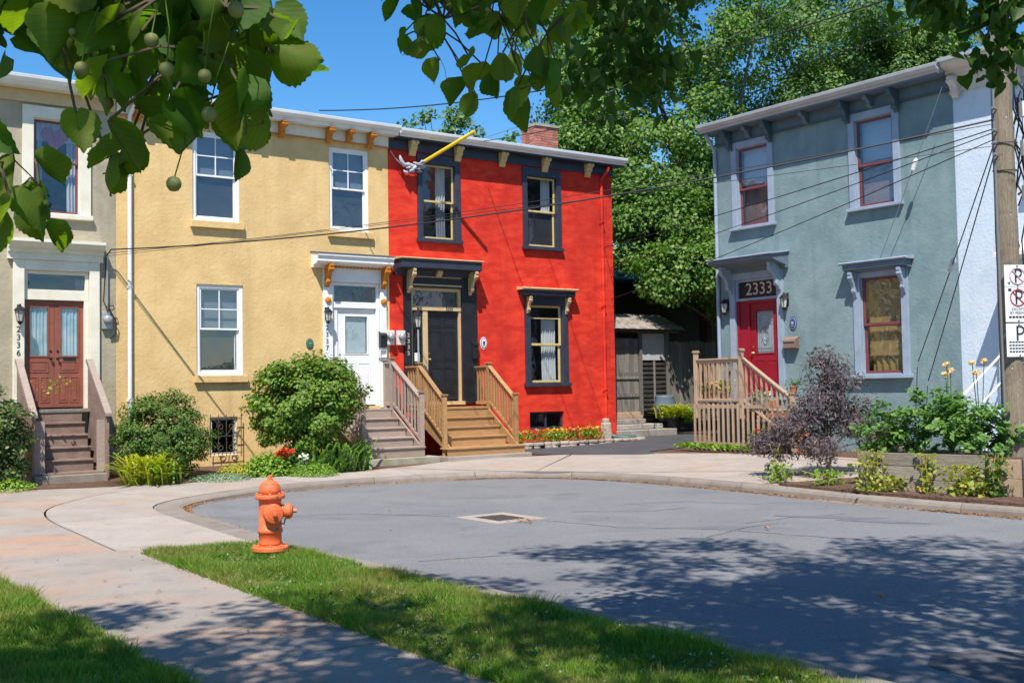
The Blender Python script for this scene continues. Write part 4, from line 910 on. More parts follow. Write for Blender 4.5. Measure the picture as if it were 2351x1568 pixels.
MB().prism([(-.44, 8.03), (9, 8.45), (9, 7.92), (0, 7.91), (0, 8.052)], 6.16, 12.4).obj('roof', MT['roof_grey'], wh)
for u in (6.26, 7.5, 8.9): console(wh, 'old_white', u, 7.68, .40, .22, .14, y0=-.07)
MB().prism([(0, 4.30), (-.9, 4.05), (-.9, 3.98), (0, 4.0)], 7.35, 9.3).obj('door_hood', MT['white_paint'], wh)
t = thing('brick_chimney_stack', 'dark red brick stack above the white house cornice behind the utility pole', 'chimney', RR, 8.4, -1.0, 8.1)
box('core', MT['mortar'], t, 7.92, 9.1, 1.0, 1.8, 8.0, 10.2)
bk = MB().box(7.91, 8.105, .985, 1.075, 8.1, 8.162).obj('brick', MT['brick'], t, .004); bs = MB().box(9.015, 9.105, 1.08, 1.275, 8.1, 8.162).obj('brick', MT['brick'], t, .004)
for cs in range(28):
    for k in range(5):
        if cs or k: inst(bk, 'brick', t, (k * .206 + (.1 if cs % 2 and k < 4 else 0), random.uniform(-.006, .004), cs * .0735))
for q in range(2): pass
t = thing('front_steps', 'pale blue steps with a white metal handrail at the white house', 'steps', RR, 7.6, .1, .2)
for k in range(5): box('step', MT['stucco_white'], t, 6.95 + .0, 8.4, -.5 - (5 - k) * .27, -.02, .1 + .22 * k - (.0 if k else .1), .1 + .22 * (k + 1))
rl = MB().tube([(6.98, -1.85, .2), (6.98, -1.85, 1.35)], .02, 8); rl.tube([(6.98, -.1, 1.4), (6.98, -.1, 2.35)], .02, 8); rl.tube([(6.98, -.1, 2.2), (6.98, -1.85, 1.25)], .022, 8); rl.tube([(6.98, -.1, 1.7), (6.98, -1.85, .75)], .018, 8)
rl.obj('handrail', MT['white_paint'], t)

# ================================================================ stairs
def railing(t, mat, A, B, n, post=(True, True), ph=1.0, cap='flat', zb=(.1, .1), zt=(.92, .92), thick=.035, name='baluster', pw=.09, capmat=None):
    """posts, sloped top and bottom rails and balusters between two foot points (u, y, z)"""
    A = Vector(A); B = Vector(B); d = B - A; hd_ = Vector((d.x, d.y, 0)).normalized(); sd = Vector((-hd_.y, hd_.x, 0))
    for e, P in ((0, A), (1, B)):
        if not post[e]: continue
        p = MB().box(P.x - pw / 2, P.x + pw / 2, P.y - pw / 2, P.y + pw / 2, P.z - .35, P.z + ph).obj('post', MT[mat], t, .006)
        m = MB().box(P.x - pw * .72, P.x + pw * .72, P.y - pw * .72, P.y + pw * .72, P.z + ph + .001, P.z + ph + .03)
        if cap == 'ball': m.box(P.x - pw * .62, P.x + pw * .62, P.y - pw * .62, P.y + pw * .62, P.z + ph + .03, P.z + ph + .055)
        m.obj('post_cap', MT[capmat or mat], p, .005)
    def rail(za, zb_, w, h, nm):
        a = A + Vector((0, 0, za)) + hd_ * pw * .5; b = B + Vector((0, 0, zb_)) - hd_ * pw * .5; v = []
        for q in (a, b):
            for (x, z) in ((-w / 2, -h), (w / 2, -h), (w / 2, 0), (-w / 2, 0)): v.append(q + sd * x + Vector((0, 0, z)))
        MB().add(v, [(0, 1, 2, 3), (7, 6, 5, 4), (0, 4, 5, 1), (1, 5, 6, 2), (2, 6, 7, 3), (3, 7, 4, 0)]).obj(nm, MT[mat], t, .005)
    rail(zt[0], zt[1], .11, .035, 'handrail'); rail(zt[0] - .036, zt[1] - .036, .04, .07, 'top_rail'); rail(zb[0] + .07, zb[1] + .07, .04, .07, 'bottom_rail')
    for k in range(n):
        f = (k + 1) / (n + 1); c = A.lerp(B, f); z0 = zb[0] + (zb[1] - zb[0]) * f + .072; z1 = zt[0] + (zt[1] - zt[0]) * f - .108; w = thick / 2
        MB().box(c.x - w, c.x + w, c.y - w, c.y + w, c.z + z0 - .015, c.z + z1 + .02).obj(name, MT[mat], t)
def flight(t, mat, u0, u1, y_top, y_bot, z_top, z_bot, n, nose=.03, riser_mat=None, open_=False, stringer=True, ov=.0):
    """n risers from z_bot to z_top; y_top is at the house, y_bot the lowest tread's front (both negative = outwards)"""
    rs = (z_top - z_bot) / n; run = (y_bot - y_top) / n
    for k in range(n):
        zt = z_top - rs * (k + 1); ya = y_top + run * k; yb = y_top + run * (k + 1)
        if k < n - 1 or True:
            if k < n - 1: box('tread', MT[mat], t, u0 - ov, u1 + ov, yb - nose, ya + .0, zt - .035, zt, .006)
        box('riser', MT[riser_mat or mat], t, u0 + .01, u1 - .01, ya - .001, ya + .022, zt + .0005, zt + rs - .0365)
    if stringer:
        for x in (u0 - .045, u1 + .008):
            P = [(y_top + .03, z_top - .04), (y_top + .03, z_top - .36), (y_bot + .0, z_bot - .02), (y_bot + .0, z_bot + rs - .05)]
            MB().prism(P, x, x + .037).obj('stringer', MT[mat], t, .004)
# cedar steps of the red house
gz = .26
t = thing('wooden_steps', 'new honey cedar front steps with slim balusters at the red house', 'steps', L, 1.3, 1.2, gz)
box('landing', MT['cedar'], t, .36, 2.28, -.74, -.125, 1.285, 1.32, .006); box('landing_rim', MT['cedar'], t, .37, 2.27, -.72, -.69, 1.10, 1.284)
for k in range(3): box('landing_board', MT['cedar'], t, .36, 2.28, -.74 + k * .2, -.56 + k * .2, 1.321, 1.332)
flight(t, 'cedar', .46, 2.20, -.72, -1.98, 1.32, gz + .0, 5, stringer=False, ov=.0)
box('tread', MT['cedar'], t, .28, 2.36, -2.05, -1.72, gz + .175, gz + .212, .006); box('riser', MT['cedar'], t, .30, 2.34, -2.02, -1.99, gz + .03, gz + .174)
for x in (.405, 2.205):
    MB().prism([(-.69, 1.28), (-.69, .95), (-1.95, gz + .02), (-1.95, gz + .2), (-.74, 1.28)], x, x + .04).obj('stringer', MT['cedar'], t, .004)
for x in (.36, 2.26):
    railing(t, 'cedar', (x, -.70, 1.32), (x, -1.80, gz + .33), 9, ph=1.02, zb=(.06, .06), zt=(.97, .97)); railing(t, 'cedar', (x, -.10, 1.32), (x, -.70, 1.32), 4, post=(False, False), zb=(.06, .06), zt=(.97, .97))
box('footing', MT['concrete'], t, .24, 2.44, -2.16, -1.6, gz - .2, gz + .03, .01)
# weathered steps of the yellow house
gy = .16
t = thing('wooden_steps', 'weathered grey brown front steps at the white door of the yellow house', 'steps', L, -.9, 1.2, gy)
box('landing', MT['weathered'], t, -1.62, -.17, -.46, -.052, 1.30, 1.34, .006)
flight(t, 'weathered', -1.53, -.22, -.45, -1.75, 1.34, .53, 4, stringer=False); 
box('tread', MT['weathered'], t, -1.60, -.12, -1.80, -1.40, .494, .53, .006); box('riser', MT['weathered'], t, -1.58, -.14, -1.77, -1.74, .32, .4935); box('step_base', MT['weathered'], t, -1.58, -.14, -1.739, -.5, .2, .49)
for x in (-1.57, -.18): MB().prism([(-.42, 1.30), (-.42, 1.0), (-1.74, .33), (-1.74, .52), (-.46, 1.30)], x - .02, x + .02).obj('stringer', MT['weathered'], t, .004)
railing(t, 'weathered', (-.17, -.40, 1.34), (-.17, -1.72, .56), 8, ph=1.12, zb=(.06, .06), zt=(1.05, 1.05), capmat='brown_steps'); railing(t, 'weathered', (-1.58, -.40, 1.34), (-1.58, -1.72, .56), 8, ph=1.12, zb=(.06, .06), zt=(1.05, 1.05), capmat='brown_steps')
railing(t, 'weathered', (-.17, -.09, 1.34), (-.17, -.40, 1.34), 3, post=(True, False), ph=1.08, zb=(.06, .06), zt=(1.05, 1.05))
box('footing', MT['concrete_base'], t, -1.66, .10, -2.02, -.5, gy - .2, .315, .012)
# brown steps of the grey house
gg = .14
t = thing('wooden_steps', 'brown painted front steps with solid sloping sides at the grey house', 'steps', L, -7.4, .8, gg)
box('landing', MT['grey_board'], t, -7.95, -6.62, -.30, -.105, 1.43, 1.475, .006)
flight(t, 'brown_steps', -7.76, -6.86, -.28, -1.36, 1.475, .36, 5, stringer=False, nose=.035)
box('tread', MT['brown_steps'], t, -7.93, -6.74, -1.40, -1.05, .325, .36, .006)
for x in (-7.93, -6.86): box('side_board', MT['weathered'], t, x, x + .17, -1.37, -1.34, .36, 1.30 if x < -7 else 1.30); 
for x in (-8.0, -6.72):
    MB().prism([(-.10, gg), (-.10, 2.38), (-.14, 2.38), (-1.50, 1.38), (-1.50, gg)], x, x + .05).obj('side_panel', MT['brown_steps'], t, .005)
    MB().prism([(-.08, 2.40), (-.08, 2.46), (-.15, 2.46), (-1.56, 1.42), (-1.56, 1.36)], x - .035, x + .085).obj('handrail', MT['weathered'], t, .005)
box('footing', MT['concrete_kerb'], t, -7.98, -6.72, -1.62, -.2, gg - .2, .324, .012)
# landing and steps of the teal house
gt = .30
t = thing('wooden_steps', 'weathered porch landing with picket skirt and ball capped posts at the crimson door', 'steps', RR, 1.2, .7, gt)
box('landing', MT['weathered_tan'], t, .36, 1.74, -1.30, -.07, 1.36, 1.40, .006)
railing(t, 'weathered_tan', (.36, -1.28, 1.34), (1.70, -1.28, 1.34), 9, ph=1.14, cap='ball', zb=(.02, .02), zt=(1.0, 1.0), thick=.036, name='picket'); 
railing(t, 'weathered_tan', (.36, -.08, 1.34), (.36, -1.28, 1.34), 6, post=(False, False), zb=(.02, .02), zt=(1.0, 1.0), thick=.036, name='picket')
railing(t, 'weathered_tan', (1.70, -1.28, 1.34), (3.08, -1.28, .50), 9, post=(False, True), ph=1.02, cap='ball', zb=(.02, .02), zt=(1.0, .97), thick=.036, name='picket')
box('skirt_rail', MT['weathered_tan'], t, .32, 2.5, -1.325, -1.285, 1.22, 1.30); box('skirt_rail', MT['weathered_tan'], t, .32, 2.5, -1.325, -1.285, .40, .46)
for k in range(16):
    x = .32 + k * .142; zt_ = 1.33 if x < 1.75 else 1.33 - (x - 1.7) * .55
    box('picket', MT['weathered_tan'], t, x, x + .05, -1.355, -1.326, .31, zt_)
for k in range(7): box('picket', MT['weathered_tan'], t, .335, .365, -1.22 + k * .17, -1.17 + k * .17, .31, 1.33)
for k in range(4): box('tread', MT['weathered_tan'], t, 1.75 + k * .3, 2.08 + k * .3, -1.24, -.1, 1.15 - k * .22, 1.185 - k * .22)
for k in range(5): box('riser', MT['terracotta'], t, 1.74 + k * .3, 1.762 + k * .3, -1.22, -.12, 1.0 - k * .22 + .15 - .19, 1.36 - k * .22 - .01)

# ================================================================ passage between the red and teal houses
t = thing('garden_gate', 'grey plank garden gate with two rails between red and teal houses', 'gate', L, 8.0, -1.0, .95)
for k in range(7): box('board', MT['grey_board'], t, 7.30 + k * .165, 7.455 + k * .165, 1.0, 1.025, 1.02, 3.10 - random.random() * .02)
for z in (1.45, 1.95, 2.05, 2.75): box('rail', MT['grey_board'], t, 7.31, 8.44, .965, .999, z, z + .09)
t = thing('lean_to', 'lean-to with a grey shingle roof over the garden gate', 'shed', L, 8.6, -1.2, .9)
for x in (7.2, 8.47, 9.5): box('post', MT['grey_board'], t, x, x + .09, .94, 1.03, .9, 3.3)
box('beam', MT['grey_board'], t, 7.1, 9.95, .9, 1.02, 3.27, 3.36)
MB().prism([(.72, 3.30), (.72, 3.335), (1.9, 3.86), (1.9, 3.8)], 7.05, 10.0).obj('roof_deck', MT['dark_board'], t)
sh = MB().prism([(.66, 3.338), (.66, 3.352), (.86, 3.425), (.86, 3.41)], 7.05, 7.165).obj('shingle', MT['shingle'], t)
for r_ in range(7):
    for k in range(25):
        if r_ or k: inst(sh, 'shingle', t, (k * .1185 + (.05 if r_ % 2 else 0) - (.0 if k < 24 else .04), r_ * .15 + random.uniform(-.01, .01), r_ * .0665 + random.uniform(0, .006)))
box('wall_panel', MT['panel_white'], t, 8.57, 9.46, 1.0, 1.02, 2.48, 3.24)
for k in range(11): box('slat', MT['dark_board'], t, 8.57, 9.49, .985, 1.005, 1.05 + k * .128, 1.13 + k * .128)
box('stile', MT['grey_board'], t, 9.0, 9.06, .965, .984, 1.0, 2.46)
box('back_board', MT['dark_board'], t, 7.0, 9.6, 1.3, 1.34, .6, 3.5)
t = thing('board_fence', 'tall weathered vertical board fence beside the lean-to', 'fence', L, 10.2, -1.05, .7)
for k in range(13): box('board', MT['grey_board'], t, 9.60 + k * .152, 9.742 + k * .152, 1.06, 1.085, .7, 3.02 + random.uniform(-.02, .03))
for z in (1.3, 2.6): box('rail', MT['grey_board'], t, 9.6, 11.5, 1.086, 1.13, z, z + .09)
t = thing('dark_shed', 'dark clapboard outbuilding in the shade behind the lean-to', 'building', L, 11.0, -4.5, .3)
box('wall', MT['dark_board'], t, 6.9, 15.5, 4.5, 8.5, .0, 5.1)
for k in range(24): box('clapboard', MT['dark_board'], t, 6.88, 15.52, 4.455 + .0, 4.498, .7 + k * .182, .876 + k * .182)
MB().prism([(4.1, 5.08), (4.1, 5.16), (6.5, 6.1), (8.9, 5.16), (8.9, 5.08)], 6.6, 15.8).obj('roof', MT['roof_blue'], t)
t = thing('grey_roofed_house', 'house with a pale grey roof half hidden behind the trees', 'house', L, 17.0, -9.0, .3)
box('wall', MT['stucco_white'], t, 11.5, 20, 9.0, 15, .0, 5.3); MB().prism([(8.6, 5.2), (8.6, 5.32), (12, 7.1), (15.4, 5.32), (15.4, 5.2)], 11.2, 20.4).obj('roof', MT['roof_grey'], t)
for u in (12.3, 13.9): MB().ring(u, u + .8, 3.4, 4.7, .08, 8.95, 8.999).obj('window', MT['white_paint'], t)
# stone steps
t = thing('stone_steps', 'rough flagstone steps leading up to the garden gate', 'steps', L, 7.8, -.3, .4)
def slabstone(u0, u1, y0, y1, z0, z1, seed):
    rnd = random.Random(seed); P = []
    for (a, b) in ((u0, y0), ((u0 * 2 + u1) / 3, y0), ((u0 + 2 * u1) / 3, y0), (u1, y0), (u1, (y0 + y1) / 2), (u1, y1), ((u0 + u1) / 2, y1), (u0, y1), (u0, (y0 + y1) / 2)): P.append((a + rnd.uniform(-.035, .035), b + rnd.uniform(-.03, .03)))
    return MB().prism(P, z0, z1, 'z').obj('slab', MT['flagstone'], t, .02)
slabstone(6.86, 9.0, .05, .75, .30, .56, 1); slabstone(6.9, 8.7, .32, .9, .561, .70, 2); slabstone(6.95, 8.35, .55, 1.0, .701, .84, 3)
box('timber_step', MT['weathered_tan'], t, 7.2, 8.4, .78, 1.0, .841, .94, .01); box('timber_step', MT['weathered_tan'], t, 7.2, 8.4, .88, 1.02, .941, 1.02, .01)
# stone edging, flower bed in front of the red house
t = thing('stone_edging', 'low dry stone border of the marigold bed by the red wall', 'border', L, 4.8, .8, .3)
u = 2.62
while u < 6.75:
    for cz in range(2):
        l_ = random.uniform(.2, .34); off_ = .92 - (u - 2.6) * .02; q = MB(); P = []
        for k in range(8):
            a = 2 * math.pi * k / 8 + .39; P.append((u + l_ / 2 + l_ * .54 * math.cos(a) * random.uniform(.86, 1.02), -off_ + .10 * math.sin(a) * random.uniform(.8, 1.1)))
        q.prism(P, .27 + cz * .078, .343 + cz * .078 + random.uniform(-.008, .004), 'z').obj('stone', MT['stone'], t, .018)
    u += l_ * .98
t = thing('bed_soil', 'dark planting soil inside the stone border by the red wall', 'soil', L, 4.6, .4, .3)
MB().prism([(2.6, -.86), (6.7, -.80), (6.7, -.004), (2.6, -.004)], .25, .40, 'z').obj('mulch', MT['soil'], t)
for k, (u, off_, g_) in enumerate([(2.85, .5, 1), (3.2, .55, 1), (3.7, .5, 0), (4.15, .55, 1), (4.5, .5, 1), (4.85, .5, 0), (5.25, .5, 1), (5.55, .55, 1)]):
    z0 = .40; p = L.w(u, off_, z0); q = thing('marigold', ('leafy marigold next to the cedar steps' if k == 0 else 'leafy marigold beside the upright granite stone' if k == 7 else 'sparse reddish marigold left of the basement window' if k == 2 else 'sparse reddish marigold below the basement window edge' if k == 5 else 'leafy yellow marigold along the middle of the stone bordered bed'), 'flower', W, p.x, -p.y, z0, 'marigolds along the red wall')
    C = np.array((p.x, p.y, z0 + .15)) + RNG.normal(size=(230 if g_ else 120, 3)) * np.array((.14, .10, .075)); C[:, 2] = C[:, 2].clip(z0 + .01)
    leafcloud('foliage', MT['leaf_bright' if g_ else 'leaf_dark'], q, C, (.05, .09)); blooms(q, 'petal_yellow' if g_ else 'petal_orange', [(p.x + RNG.normal() * .11, p.y + RNG.normal() * .07, z0 + .27 + RNG.random() * .07) for _ in range(5 if g_ else 3)], .05, 10)
t = thing('stone_post', 'rough upright granite stone at the corner of the marigold bed', 'stone', L, 5.95, .55, .3)
MB().prism([(5.82, -.65), (6.03, -.68), (6.08, -.5), (5.98, -.42), (5.84, -.46)], .3, .82, 'z').prism([(5.85, -.62), (6.0, -.64), (6.04, -.52), (5.96, -.46), (5.87, -.48)], .8, .93, 'z').obj('block', MT['stone'], t, .03)
t = thing('drain_spout', 'dark green flexible downspout extension at the foot of the red pipe', 'pipe', L, 6.5, .3, .3)
MB().tube([(6.36, -.08, .66), (6.38, -.14, .50), (6.48, -.3, .42), (6.75, -.46, .40), (7.0, -.52, .40)], [.05, .052, .058, .06, .055], 10).obj('pipe', MT['green_plastic'], t)
m = MB()
for k in range(7): m.lathe([(.06, 0), (.07, .012), (.06, .024)], (6.5 + k * .07, -.31 - k * .032, .42), 10, (1, -.45, 0))
m.obj('rib', MT['green_plastic'], t)

# ================================================================ hydrant
HX, HY, HZ = -2.45, 10.96, .085
t = thing('fire_hydrant', 'faded orange fire hydrant standing in the grass verge', 'fire hydrant', W, HX, -HY, HZ)
M_ = MT['hydrant_orange']; hc = (HX, HY, HZ)
MB().lathe([(.105, 0), (.11, .07), (.172, .085), (.182, .095), (.182, .125), (.172, .135), (.125, .145)], hc, 32).obj('base_flange', M_, t, smooth=False)
MB().lathe([(.118, .145), (.112, .17), (.112, .262), (.122, .268), (.124, .285), (.122, .302), (.113, .308), (.110, .55), (.112, .585), (.118, .60)], hc, 32).obj('barrel', M_, t, smooth=True)
MB().lathe([(.12, .598), (.142, .602), (.147, .612), (.147, .634), (.140, .642), (.108, .648)], hc, 32).obj('bonnet_flange', M_, t)
MB().lathe([(.106, .646), (.106, .69), (.100, .725), (.083, .757), (.055, .778), (.03, .786), (.03, .79)], hc, 32, rib=lambda a, h: 1 + .035 * (math.cos(a * 8) > .55)).obj('bonnet', M_, t, smooth=True)
MB().lathe([(.032, .786), (.030, .80), (.024, .83), (.018, .835), (.001, .836)], hc, 5).obj('operating_nut', M_, t)
nd = Vector((.985, .17, 0)); c2 = Vector(hc) + Vector((0, 0, .475))
n_ = MB().lathe([(.07, .06), (.07, .13), (.058, .135), (.058, .15), (.078, .152), (.078, .195), (.066, .215), (.04, .226), (.001, .228)], c2, 22, nd).obj('hose_nozzle', M_, t, smooth=False); MB().lathe([(.022, .226), (.020, .262), (.001, .264)], c2, 5, nd).obj('cap_nut', M_, n_)
fd = Vector((.42, -.90, 0)).normalized()
n_ = MB().lathe([(.092, .05), (.092, .115), (.08, .12), (.08, .13), (.098, .133), (.098, .165), (.088, .18), (.05, .188), (.001, .19)], c2 + Vector((0, 0, -.01)), 24, fd).obj('pumper_nozzle', M_, t); MB().lathe([(.024, .188), (.022, .222), (.001, .224)], c2 + Vector((0, 0, -.01)), 5, fd).obj('cap_nut', M_, n_)
for k in range(8):
    a = 2 * math.pi * (k + .3) / 8
    for (r_, z_) in ((.152, .135), (.127, .642)): MB().lathe([(.016, -.01), (.016, .014), (.011, .02), (.001, .022)], (HX + r_ * math.cos(a), HY + r_ * math.sin(a), HZ + z_), 6).obj('bolt', M_, t)
MB().tube([c2 + nd * .15 + Vector((0, 0, -.07)), c2 + nd * .13 + Vector((.01, -.03, -.13)), c2 + nd * .10 + Vector((0, -.02, -.11))], .008, 5).obj('chain', MT['iron'], t)

# ================================================================ storm drain
dx = Vector((.60, -.80, 0)); dy = Vector((.80, .60, 0)); dc = Vector((-.2, 14.76, 0))
t = thing('storm_drain', 'square storm drain with a pale concrete collar and dark iron grate', 'drain', W, dc.x, -dc.y, 0)
def qd(m, a0, a1, b0, b1, z0, z1):
    v = [dc + dx * a + dy * b + Vector((0, 0, z)) for z in (z0, z1) for a, b in ((a0, b0), (a1, b0), (a1, b1), (a0, b1))]
    m.add(v, [(3, 2, 1, 0), (4, 5, 6, 7), (0, 1, 5, 4), (1, 2, 6, 5), (2, 3, 7, 6), (3, 0, 4, 7)]); return m
m = MB(); qd(m, -.48, -.30, -.40, .40, -.05, .014); qd(m, .30, .48, -.40, .40, -.05, .014); qd(m, -.30, .30, -.40, -.24, -.05, .0135); qd(m, -.30, .30, .24, .40, -.05, .0135)
m.obj('collar', MT['concrete'], t, .004); qd(MB(), -.3, .3, -.24, .24, -.05, .001).obj('black_fill', MT['black_metal'], t)  # solid black slab under the bars stands in for the shaft's darkness
for k in range(9): qd(MB(), -.285 + k * .066, -.25 + k * .066, -.235, .235, .002, .012).obj('bar', MT['iron'], t)
for b in (-.08, .08): qd(MB(), -.30, .30, b - .012, b + .012, .0025, .0125).obj('cross_bar', MT['iron'], t)

# ================================================================ utility pole, signs and wires
PX, PY = 7.14, 15.55; PG = G(PX, PY)
t = thing('utility_pole', 'weathered wooden utility pole carrying parking signs', 'utility pole', W, PX, -PY, PG)
pts = [(PX - .004 * z, PY, PG - .3 + z) for z in np.linspace(0, 10.5, 22)]
V = MB(); V.tube(pts, [.172 - .0052 * z + .004 * math.sin(z * 5) for z in np.linspace(0, 10.5, 22)], 20); V.obj('shaft', MT['pole_wood'], t, smooth=True)
MB().tube([(PX - .155, PY - .06, .2), (PX - .165, PY - .05, 4.0), (PX - .15, PY - .04, 7.5)], .022, 8).obj('ground_wire_guard', MT['cable_grey'], t)
for z in (5.15, 4.75, 6.2): MB().tube([(PX + .17 * math.cos(a), PY + .17 * math.sin(a), z + .02 * math.sin(a)) for a in np.linspace(0, 6.283, 20)], .009, 5).obj('band', MT['iron'], t)
for k in range(26):
    a = random.uniform(3.4, 6.0); z = random.uniform(1.0, 6.8); r_ = .168 - .0052 * z; MB().lathe([(.012, 0), (.012, .006), (.001, .01)], (PX + r_ * math.cos(a), PY + r_ * math.sin(a), z), 6, (math.cos(a), math.sin(a), 0)).obj('nail', MT['galvanised'], t)
cb = MB(); rnd = random.Random(3)
for k in range(9):
    x = PX + rnd.uniform(.17, .42); y = PY + rnd.uniform(-.1, .15); z1 = rnd.uniform(5.6, 6.3); cb.tube([(x + rnd.uniform(-.08, .08), y, z1 - j * (.22 + .02 * k % 3)) for j in range(8)], .012, 5)
cb.tube([(PX + .16, PY, 6.1), (PX + .42, PY - .1, 5.7), (PX + .5, PY, 5.2), (PX + .3, PY, 4.5), (PX + .17, PY, 4.4)], .016, 6)
cb.obj('cable_bundle', MT['cable'], t)
for z in (5.62, 5.30, 5.12, 4.95): MB().lathe([(.01, 0), (.01, .06), (.026, .062), (.03, .08), (.02, .085), (.026, .09), (.022, .11), (.001, .112)], (PX - .13, PY - .08, z), 12, (-.8, -.5, .1)).obj('insulator', MT['cable_grey'], t)
for z in (4.3, 4.95, 5.5): box('junction_box', MT['meter_white'], t, PX + .2, PX + .36, PY - .16, PY - .05, z, z + .22)
SD = Fr(PX - .02, PY - .185, 7.0)     # signs face the street
def sign(label, z0, z1, kind):
    t = thing('parking_sign', label, 'sign', SD, .10, 0, z0, 'parking signs on the utility pole'); u0, u1 = -.15, .24; uc = .045
    box('plate', MT['sign_white'], t, u0, u1, -.006, .0, z0, z1, .0)
    def P(x, z, s_, mat):
        m = MB().box(x - .035 * s_, x - .012 * s_, -.010, -.0062, z - .085 * s_, z + .085 * s_); pts = [(x + .01 * s_ + .045 * s_ * math.sin(a), -.0085, z + .04 * s_ + .045 * s_ * math.cos(a)) for a in np.linspace(0, math.pi, 9)]
        m.tube([(x - .02 * s_, -.0085, z + .085 * s_)] + pts + [(x - .02 * s_, -.0085, z - .005 * s_)], .010 * s_, 4); m.obj('letter_p', MT[mat], t)
    def ring(x, z, r_, mat, slash=True):
        m = MB().tube([(x + r_ * math.cos(a), -.0095, z + r_ * math.sin(a)) for a in np.linspace(0, 6.283, 30)], .009, 4)
        if slash: m.tube([(x - r_ * .7, -.0105, z + r_ * .7), (x + r_ * .7, -.0105, z - r_ * .7)], .009, 4)
        m.obj('prohibition_ring', MT[mat], t)
    if kind == 0: P(uc, z1 - .16, 1.1, 'sign_black'); ring(uc, z1 - .16, .115, 'sign_faded'); MB().prism([(-.11, z0 + .05), (-.07, z0 + .075), (-.07, z0 + .025)], -.008, -.0062, 'y').obj('arrow', MT['sign_black'], t)
    if kind == 1:
        P(uc, z1 - .15, 1.1, 'sign_black'); ring(uc, z1 - .15, .115, 'sign_red')
        for k, s_ in enumerate(('EXCEPT', 'BY PERMIT')): text(s_, .055, 'sign_black', t, uc, -.0075, z1 - .315 - k * .055, depth=.001)
        for k in range(6): box('small_print', MT['sign_black'], t, -.10 + k * .05, -.06 + k * .05, -.0075, -.0062, z1 - .44, z1 - .41)
        MB().box(-.10, -.05, -.0075, -.0062, z1 - .06, z1 - .02).obj('corner_mark', MT['sign_black'], t)
    if kind == 2:
        P(uc, z1 - .14, 1.2, 'sign_black')
        for r_ in range(4):
            for k in range(7 - r_ % 2): box('small_print', MT['sign_black'], t, -.11 + k * .045, -.075 + k * .045, -.0075, -.0062, z0 + .06 + r_ * .045, z0 + .083 + r_ * .045)
    for z in (z0 + .02, z1 - .02): MB().lathe([(.012, 0), (.012, .006), (.001, .008)], (uc, -.006, z), 8, (0, -1, 0)).obj('bolt', MT['iron'], t)
sign('white no parking sign with faded ring, topmost on the wooden pole', 3.06, 3.37, 0); sign('white no parking sign with red ring and EXCEPT BY PERMIT on the pole', 2.56, 3.055, 1); sign('lowest white parking sign on the pole with small print', 2.07, 2.54, 2)
def wire(label, A, B, sag, r=.011, n=24, mat='cable', extra=None, name='overhead_wire'):
    A = Vector(A); B = Vector(B); P = [A.lerp(B, t_) - Vector((0, 0, 4 * sag * t_ * (1 - t_))) for t_ in np.linspace(0, 1, n)]
    if extra: P = [Vector(e) for e in extra] + P
    o = MB().tube(P, r, 5); ob = o.obj(name, MT[mat], None); tag(ob, label, 'wire'); return P
pa = lambda z, dx_=-.16, dy_=-.06: (PX + dx_, PY + dy_, z)
lw = lambda u, off, z: tuple(L.w(u, off, z)); rw = lambda u, off, z: tuple(RR.w(u, off, z))
wire('black service cable from the utility pole to the grey house meter', lw(-6.3, .2, 4.62), pa(5.48), .35, .014, extra=[lw(-6.36, .1, 4.5), lw(-6.33, .16, 4.56)])
wire('thin wire just below the service cable to the grey house', lw(-6.35, .12, 4.55), pa(5.42), .18, .006)
wire('thin lower wire crossing the yellow house front', lw(-6.34, .12, 4.5), pa(5.1), .05, .005)
wire('black overhead wire rising from the yellow house roof edge', lw(-1.95, .5, 7.9), pa(7.75), .55, .013)
wire('black cable from the red house eave bracket to the pole', lw(2.35, .5, 7.72), pa(7.2), .25, .009)
wire('overhead wire crossing the upper teal windows', lw(8.2, -6, 5.6), pa(5.35), .1, .009); wire('second overhead wire crossing below the upper teal windows', lw(8.2, -5, 4.9), pa(5.3), .12, .008); wire('third overhead wire across the teal wall', lw(7.6, -3, 3.9), pa(5.2), .1, .008)
wire('pale wire in front of the tall trees', lw(3.5, -2, 8.3), pa(8.6), .3, .008, mat='cable_grey')
P1 = wire('taut service cable from pole down to the teal ground floor window', pa(5.18), rw(5.25, .06, 2.15), .02, .010); P2 = wire('parallel taut service cable beside the teal window', pa(5.05), rw(5.45, .05, 1.75), .02, .010); P3 = wire('thin cable from the white cornice down to the teal window hood', rw(6.2, .45, 7.45), rw(4.6, .28, 4.29), .03, .008, mat='cable_grey')
for lb, P_ in (('pale strain clamp on the taut service cable', P1[int(len(P1) * .48)]), ('pale strain clamp on the thin cable by the cornice', P3[int(len(P3) * .42)])):
    t = thing('cable_clamp', lb, 'clamp', W, P_.x, -P_.y, P_.z - .1); MB().lathe([(.018, -.12), (.045, -.10), (.05, .08), (.03, .13), (.01, .15)], P_, 10, (.25, -.3, 1)).obj('body', MT['meter_white'], t)

